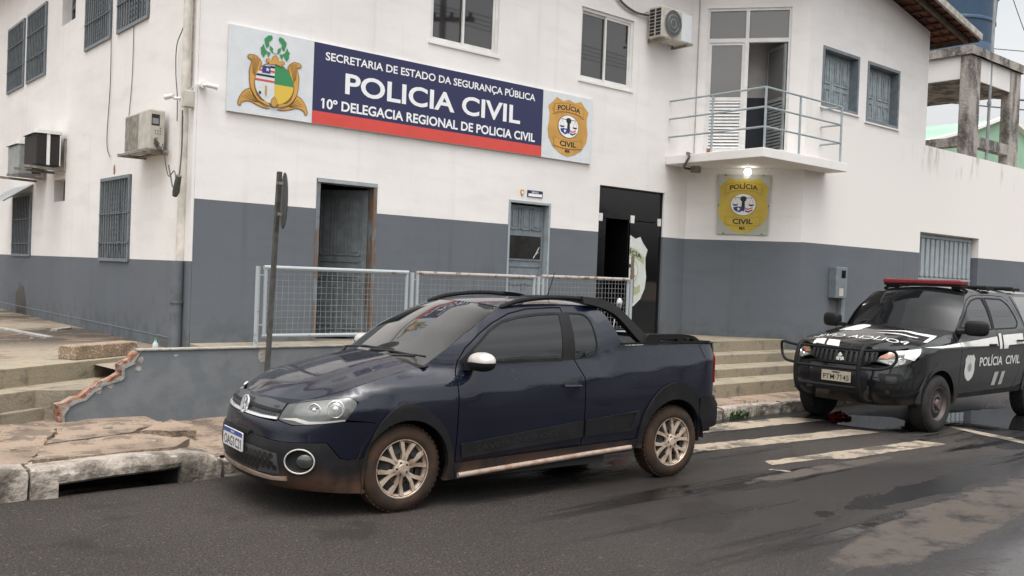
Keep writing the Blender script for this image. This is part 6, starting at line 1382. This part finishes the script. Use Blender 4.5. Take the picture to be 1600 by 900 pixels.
# livery on the side
def deco(name, polys, m, d0=.0045, both=True, parent=None):
    g = G()
    for p in polys: g.panel(p, L2.at, .06, d0)
    return c.put(g, name, m, parent, both)
deco('white_stripe', [[(1.16,1.062),(1.5,1.076),(2.012,1.108),(2.012,1.062),(1.5,1.052)]], 'livery')
deco('white_stripe', [[(2.024,1.109),(2.6,1.148),(3.09,1.178),(3.09,1.055),(2.6,1.058),(2.024,1.062)]], 'livery', parent=do1)
deco('white_stripe', [[(3.145,1.215),(3.225,1.218),(3.215,1.012),(3.135,1.008)], [(3.275,1.195),(3.60,1.205),(3.93,1.212),(3.93,1.070),(3.42,1.056),(3.40,1.012),(3.265,1.010)]], 'livery', parent=do2)
g = G(); text(g, 'POLÍCIA CIVIL', lambda u, v, d: L2.at(u, v, d), 2.545, .795, .552, .115, 0, .02, .006); c.put(g, 'door_lettering', 'livery', do1)
g = G(); text(g, 'POLÍCIA', L2.at, 2.545, .795, .70, .118, 0, .022, .006); text(g, 'CIVIL', L2.at, 3.345, .798, .47, .118, 0, .022, .006)
bpy.data.objects.remove(bpy.data.objects['door_lettering']); lo_ = c.put(g, 'door_lettering', 'livery'); lo_['label'] = 'pale lettering across both doors'
deco('slashes', [[(2.965,.52),(3.045,.70),(3.165,.70),(3.085,.52)], [(3.19,.52),(3.265,.70),(3.375,.70),(3.295,.52)]], 'liverydim')
shl = [(2.268+u*.28, .788+v*.36) for u, v in SHIELD]
deco('door_shield', [shl], 'livery', parent=do1, both=False)
g = G(); sfn = lambda u, v, d=0: L2.at(2.268+u*.28, .788+v*.36, .0055+d)
g.poly(ell(0, .0, .2, .16, 20), sfn, d0=.0005); g.bar(sfn(0, -.12, .003), sfn(0, .12, .003), .006, .002); g.bar(sfn(-.15, .05, .003), sfn(.15, .05, .003), .006, .002); c.put(g, 'shield_roundel', 'liverydim', do1)
# front
bt_ = [(0,.795),(.284,.793),(.59,.520+.27),(.66,.80),(.70,.802),(.90,.865),(1.035,.92),(1.07,.85),(1.16,.60),(1.13,.50),(1.05,.36),(.6,.33),(0,.33)]
bu = c.part('front_bumper', [symm(bt_)], 'polblack', .05, both=False)
c.part('air_intake', [symm([(0,.74),(.35,.74),(.40,.70),(.38,.52),(.30,.46),(0,.46)])], 'cladding_dry', .06, d0=.005, depth=.01, parent=bu, both=False)
for sg in (1, -1):
    f_ = (lambda u, v, d=0, sg=sg: L2.at(sg*u, v, d))
    g = G().panel(rnd([(.50,.73),(.80,.74),(.86,.60),(.58,.55)], .04), f_, .05, .004, .01); fr2 = c.put(g, 'fog_recess', 'cladding_dry', bu)
    g = G().panel(rnd([(.60,.70),(.73,.705),(.74,.62),(.61,.61)], .02), f_, .04, .007); c.put(g, 'fog_opening', 'ink', fr2)
    g = G().panel([(.48,.50),(.70,.475),(1.10,.545),(1.10,.515),(.72,.43),(.50,.46)], f_, .05, .016, .02); c.put(g, 'skid_lip', 'cladding_dry', bu)
gr_o = symm([(0,.990),(.139,.988),(.49,.978),(.47,.866),(.285,.800),(0,.805)])
gr = c.part('grille', [gr_o], 'cladding_dry', .05, d0=-.01, depth=.02, both=False)
for k in range(-6, 7):
    if abs(k) < 1: continue
    u = k*.070; z0 = .835+.03*sst(.2, .45, abs(u)); g = G().panel([(u-.017,z0),(u+.017,z0),(u+.017,.968),(u-.017,.968)], L2.at, .05, .012, .02); c.put(g, 'grille_rib', 'blackpl', gr)
for z in (.975, .822): c.part('grille_bar', [[(-.45 if z > .9 else -.28, z-.012),(.45 if z > .9 else .28, z-.012),(.45 if z > .9 else .28, z+.012),(-.45 if z > .9 else -.28, z+.012)]], 'cladding_dry', .05, d0=.010, depth=.02, parent=gr, both=False)
bx = L2.at(0, .89, .022)[0]; bf2 = lambda u, v, d=0: (bx+d, u, .885+v)
g = G()
for a in (90, 210, 330):
    r0 = .062; dx, dy = math.cos(rad(a))*r0, math.sin(rad(a))*r0; nx_, ny_ = -math.sin(rad(a))*.030, math.cos(rad(a))*.030
    g.poly([(0,0),(dx*.5+nx_, dy*.5+ny_),(dx, dy),(dx*.5-nx_, dy*.5-ny_)], bf2, d0=.006, depth=.012)
c.put(g, 'badge', 'livery', gr)
hlp = rnd([(.472,.872),(.517,.938),(.679,1.004),(.925,1.024),(1.113,1.052),(1.03,.955),(.90,.862),(.687,.806),(.655,.836)], [.01,.02,.03,.02,.01,.02,.02,.02,.02])
for sg in (1, -1):
    f_ = (lambda u, v, d=0, sg=sg: L2.at(sg*u, v, d))
    g = G().panel(hlp, f_, .045, -.003, .02); ho = c.put(g, 'headlight', 'lampgrey')
    g = G().panel([(.50,.915),(.53,.94),(.68,.998),(.80,1.008),(.72,.955),(.62,.91)], f_, .04, .002); c.put(g, 'indicator', 'amber', ho)
    g = G().panel([(.50,.885),(.60,.90),(.86,.915),(.84,.865),(.70,.825),(.66,.84),(.58,.862)], f_, .04, .0015); c.put(g, 'lamp_housing', 'lampwhite', ho)
    for (u, v, r_) in ((.79,.89,.040), (.66,.872,.028)):
        p0 = Vector(f_(u, v, .0)); nn = (Vector(f_(u, v, .1))-p0).normalized(); hm = Matrix.Translation(p0) @ nn.to_track_quat('Z', 'Y').to_matrix().to_4x4()
        g = G().lathe([(r_,-.01),(r_,.004),(r_*.9,.008),(r_*.5,-.004),(0,.006)], hm, 22); c.put(g, 'reflector', 'lampclear', ho)
    g = G().panel([(.83,.93),(.88,1.016),(1.105,1.048),(1.03,.962),(.96,.90)], f_, .04, .002); c.put(g, 'white_wing', 'livery', ho)
ppx = L2.at(0, .62, .012)[0]; mpl2 = lambda u, v, d=0: (ppx+d+.02, u, v)
g = G().poly(rnd(rect(-.2, .585, .2, .715), .008), mpl2, depth=.008); po = c.put(g, 'number_plate', 'plateold', bu)
g = G(); text(g, 'PTM·7145', mpl2, 0, .605, .355, .068, 0, .008, .0012, 'C'); g.poly(rect(-.05, .690, .05, .706), mpl2, d0=.001); c.put(g, 'plate_letters', 'ink', po)
# bonnet, glass, roof
xs_ = [.64,.56,.45,.30,.10,-.15,-.40,-.60,-.70]
eH = [L2.at(sx(x), interp(x, L2_TOP), .001) for x in xs_]; eH = [(x, y-.004, z+.002) for x, y, z in eH]; nose = L2.at(0, .992)[0]-eH[0][0]
bowH = [nose, nose*.86, nose*.7, nose*.5, nose*.3, .09, .10, .13, .15]; crH = [-.012, .012, .030, .044, .05, .052, .05, .045, .04]
hz = lambda t, v: .014*sst(.7, .52, abs(v))*sst(0, .2, t)
g = strip(G(), eH, bowH, crH, 36, 2.6, extra=hz); ho = c.put(g, 'hood', 'polblack')
def hood_fn(u, v, d=0):
    """u across (left positive), v along the bonnet, 0 nose to 1 cowl"""
    K_ = len(eH)-1; t = min(max(v, 0), 1)*K_; i = min(int(t), K_-1); f = t-i
    x, y, z = (lerp(eH[i][k], eH[i+1][k], f) for k in range(3)); bw = lerp(bowH[i], bowH[i+1], f); cr_ = lerp(crH[i], crH[i+1], f); q = u/y
    return (x+bw*(1-q*q), u, z+cr_*(1-min(1, abs(q))**2.6)+hz(v, q)+.004+d)
def hood_deco(name, polys, m='livery'):
    g = G()
    for p in polys: g.panel(p, hood_fn, .05)
    c.put(g, name, m, ho)
hood_deco('slash_marks', [[(-.50,.05),(-.30,.02),(-.34,.20),(-.52,.23)], [(-.26,.015),(-.06,.0),(-.12,.18),(-.30,.195)]])
hood_deco('bonnet_shield', [[(-.34+.34*(u), .66+.27*(-w_)) for u, w_ in SHIELD]])
hood_deco('bonnet_stripe', [[(-.02,.575),(.35,.66),(.72,.68),(.755,.60),(.79,.47),(.75,.46),(.70,.615),(.35,.625)], [(.06,.52),(.35,.56),(.62,.555),(.62,.535),(.35,.53)]])
g = G(); text(g, 'POLÍCIA CIVIL', lambda u, v, d: hood_fn(.64-u, .30+v, .001), 0, 0, 1.26, .095, 0, .005); c.put(g, 'bonnet_lettering', 'livery', ho)
g = G(); eN = []
for i in range(21): v = -.50+1.0*i/20; a = L2.at(v, .995, .002); eN += [a, (a[0]+.0, a[1], .972)]
g.add(eN, [(i*2, i*2+2, i*2+3, i*2+1) for i in range(20)], 0, True); c.put(g, 'hood_lip', 'polblack', ho)
g = strip(G(), [(-.69, eH[-1][1]-.02, 1.236), (-.74, .73, 1.243), (-.80, .72, 1.25)], [.15,.15,.15], [.034,.02,.02], 16); c.put(g, 'cowl', 'cladding_dry')
eW = catmull([L2.at(u, z) for u, z in wsE], 4); K_ = len(eW)-1
g = strip(G(), eW, [interp(i/K_, [(0,.15),(.5,.17),(1,.13)]) for i in range(K_+1)], [interp(i/K_, [(0,.0),(1,.05)]) for i in range(K_+1)], 24, 2.2, w=.985); c.put(g, 'windscreen', 'windscreen2')
g = strip(G(), [L2.at(u, z) for u, z in roofE], [.13,.08,.04]+[0]*7, [.05,.055,.06,.06,.06,.055,.055,.05,.045,.04], 24, 2.8); c.put(g, 'roof', 'polblack')
g = G().box((-4.15,-.60,.62),(-4.10,.60,1.74)); c.put(g, 'canopy_back', 'polblack')
g = G(); g.box((-4.0,-.56,.40),(.55,.56,.50)); g.box((.36,-.62,.42),(.68,.62,.80)); g.box((-2.4,-.84,.42),(-.62,.84,.50)); c.put(g, 'underside', 'dark')
c.part('tailgate', [[(5.66,.60),(END,.60),(END,1.28),(5.66,1.29)]], 'polblack', .08); c.part('rear_bumper', [[(5.40,.58),(END,.58),(END,.44),(5.40,.44)]], 'cladding_dry', .08, d0=.03, depth=.1)
c.part('tail_light', [[(5.50,.85),(5.70,.85),(5.70,1.25),(5.52,1.25)]], 'redlens', .06, d0=.008, depth=.02, both='two')
for cx in (-.0, -3.0):
    g = G(); n = 14; vv = []
    for i in range(n+1): a = math.pi*i/n; vv += [(cx-.03+.45*math.cos(a), .52, .38+.45*math.sin(a)), (cx-.03+.45*math.cos(a), .875, .38+.45*math.sin(a))]
    g.add(vv, [(i*2, i*2+1, i*2+3, i*2+2) for i in range(n)], 0, True); g.add([(cx-.03+.45*math.cos(math.pi*i/n), .52, .38+.45*math.sin(math.pi*i/n)) for i in range(n+1)], [tuple(range(n+1))]); c.put(g, 'wheel_well', 'dark', None, True)
for x in (-.035, -3.0):
    for y in (.885, -.885): wheel(c.root, x, y, .355, .24, .212, 'steel', 'tyre')
for sg in (1, -1):
    mtx = Matrix.Translation((-.70, sg*1.02, 1.30)); g = G(); n, m_ = 20, 12
    for i in range(m_+1):
        th = math.pi*i/m_
        for k in range(n):
            ph = 2*math.pi*k/n; q = [math.sin(th)*math.cos(ph), math.sin(th)*math.sin(ph), math.cos(th)]; q = [math.copysign(abs(t)**.6, t) for t in q]; g.v.append(tuple(mtx @ Vector((.085*q[0]-.02*q[1]*sg, .135*q[1], .10*q[2]))))
    for i in range(m_):
        for k in range(n): g.f.append((i*n+k, i*n+(k+1) % n, (i+1)*n+(k+1) % n, (i+1)*n+k)); g.m.append(0); g.s.append(True)
    mo_ = c.put(g, 'side_mirror', 'cladding_dry'); g = G().bar((-.68, sg*.80, 1.235), (-.69, sg*.95, 1.25), .10, .05); c.put(g, 'mirror_arm', 'cladding_dry', mo_)
# bull bar
bb = lambda x, y, z: (x, y, z)
g = G(); r_ = .032
for sg in (1, -1):
    g.tube(catmull([(.70,sg*.40,.36),(.92,sg*.415,.40),(1.06,sg*.425,.50),(1.10,sg*.43,.66),(1.09,sg*.43,.85),(1.03,sg*.43,1.00),(.95,sg*.43,1.055),(.84,sg*.43,1.04)], 5), .028, 12)
    if sg > 0: bo_ = c.put(g, 'bull_bar', 'cladding_dry'); g = G()
c.put(g, 'bull_bar_post', 'cladding_dry', bo_)
g = G()
for z, x in ((1.015, 1.02), (.775, 1.10), (.55, 1.075)): g.tube([(x, -.43, z), (x+.012, 0, z), (x, .43, z)], .018, 10)
c.put(g, 'cross_bars', 'cladding_dry', bo_)
for sg in (1, -1):
    g = G().tube(catmull([(1.03,sg*.43,1.005),(1.0,sg*.62,1.025),(.95,sg*.71,1.035),(.90,sg*.78,1.01),(.88,sg*.79,.93),(.91,sg*.75,.85),(.99,sg*.64,.80),(1.09,sg*.43,.79)], 5), .018, 8)
    for y_, t in ((.56, .25), (.70, .5)): pass
    c.put(g, 'lamp_guard', 'cladding_dry', bo_)
# light bar and roof bars
lt = G()
lt.box((-1.45,-.56,1.852),(-1.22,.56,1.918)); lo2 = lt.build('light_bar', 'lightred', c.root, local=True, bevel=.018)
g = G().box((-1.43,-.55,1.825),(-1.24,.55,1.853)); 
for y in (-.47, .47): g.box((-1.40,y-.07,1.79),(-1.28,y+.07,1.83)); g.bar((-1.34,y*1.05,1.83),(-1.34,y*1.25,1.77),.05,.03)
c.put(g, 'bar_mount', 'cladding_dry', lo2)
for x in (-1.9, -2.75):
    g = G().tube([(x,-.64,1.80),(x,-.6,1.835),(x,.6,1.835),(x,.64,1.80)], .028, 8); g.box((x-.12,.55,1.795),(x+.12,.66,1.84)); g.box((x-.12,-.66,1.795),(x+.12,-.55,1.84)); c.put(g, 'roof_bar', 'cladding_dry')
for a, b_ in (((-.66,-.10,1.315),(-.80,.50,1.33)), ((-.66,-.60,1.30),(-.74,.0,1.35))):
    a, b_ = Vector(a), Vector(b_); g = G().tube([a, a.lerp(b_, .5)+Vector((0, 0, .015)), b_], .009, 6); c.put(g, 'wiper', 'blackpl')
# ---------------------------------------------------------------- motorcycle behind the pickup (only its mirror shows over the bed)
mm = thing('motorcycle', 'motorcycle parked behind the dark blue pickup, its round mirror showing over the bed', 'motorcycle', (9.35, 8.72, .14))
g = G().tube([(8.95,8.62,1.0),(9.05,8.68,1.08),(9.3,8.72,1.08),(9.55,8.76,1.08),(9.65,8.80,1.0)], .016, 8); hb = g.build('handlebar', 'cladding_dry', mm)
g = G().tube([(9.10,8.69,1.08),(9.12,8.68,1.25),(9.17,8.68,1.38)], .007, 6); mr = g.build('mirror_stem', 'chrome', hb)
nv = Vector((-.72, -.68, .05)).normalized(); g = G().lathe([(0,.012),(.045,.010),(.052,0),(.04,-.02),(0,-.03)], Matrix.Translation((9.18, 8.67, 1.44)) @ nv.to_track_quat('Z', 'Y').to_matrix().to_4x4() @ Matrix.Diagonal((.8, 1.25, 1, 1)), 20); g.build('mirror', 'chrome', mm)
for x in (8.72, 9.98):
    mt = Matrix.Translation((x, 8.72, .43)) @ Matrix.Rotation(rad(90), 4, 'X'); g = G().lathe([(.20,.02),(.26,.045),(.285,.03),(.29,0),(.285,-.03),(.26,-.045),(.20,-.02),(.20,.02)], mt, 30); wq = g.build('wheel', 'tyre', mm)
    g = G(); 
    for k in range(8): a = k*math.pi/4; g.bar(mt @ Vector((0,0,0)), mt @ Vector((.20*math.cos(a), .20*math.sin(a), 0)), .02, .01)
    g.build('rim', 'steel', wq)
g = G().bar((8.72,8.72,.43),(9.05,8.72,1.05),.06,.05); g.bar((9.1,8.72,.95),(9.5,8.72,.45),.08,.07); g.bar((9.5,8.72,.45),(9.98,8.72,.43),.05,.05); g.box((9.2,8.66,.40),(9.55,8.78,.72)); g.build('frame', 'steel', mm)
g = G().obox(Matrix.Translation((9.12, 8.62, .80)), (0,0,0), (.36,.20,.18)); g.build('tank', 'lightred', mm, bevel=.05)
g = G().obox(Matrix.Translation((9.46, 8.60, .80)), (0,0,0), (.58,.24,.09)); g.build('seat', 'cladding_dry', mm, bevel=.035)
for a, b_, w_, lb in (((3.05,15.6,.69), (3.32,13.5,.69), .10, 'long thin concrete strip lying across the dirt of the side yard'), ((3.72,14.9,.69), (4.02,15.25,.69), .10, 'short concrete strip lying near the side wall of the yard')):
    solo(G().bar(a, b_, w_, .04), 'concrete_strip', 'plaster', lb, 'concrete strip', bevel=.01)
rn = random.Random(31)
for k in range(14):
    x, y, z = (rn.uniform(1.9, 4.1), rn.uniform(11.3, 16), .684) if k < 8 else (rn.uniform(1.7, 3.2), rn.uniform(7.7, 9.0), .235)
    q = rn.uniform(.018, .05); g = G().lathe([(.3,0),(1,.25),(.8,.8),(.2,1)], Matrix.Translation((x, y, z)) @ Matrix.Rotation(rn.uniform(0, 6), 4, 'Z') @ Matrix.Diagonal((q, q*.7, q*.6, 1)), 7, sm=False); g.add([g.v[-7+i] for i in range(7)], [tuple(range(7))])
    solo(g, 'rubble', 'step', 'small lump of rubble lying in the side yard' if k < 8 else 'small lump of rubble on the lifted slabs', 'rubble', 'rubble in the side yard' if k < 8 else 'rubble on the slabs')
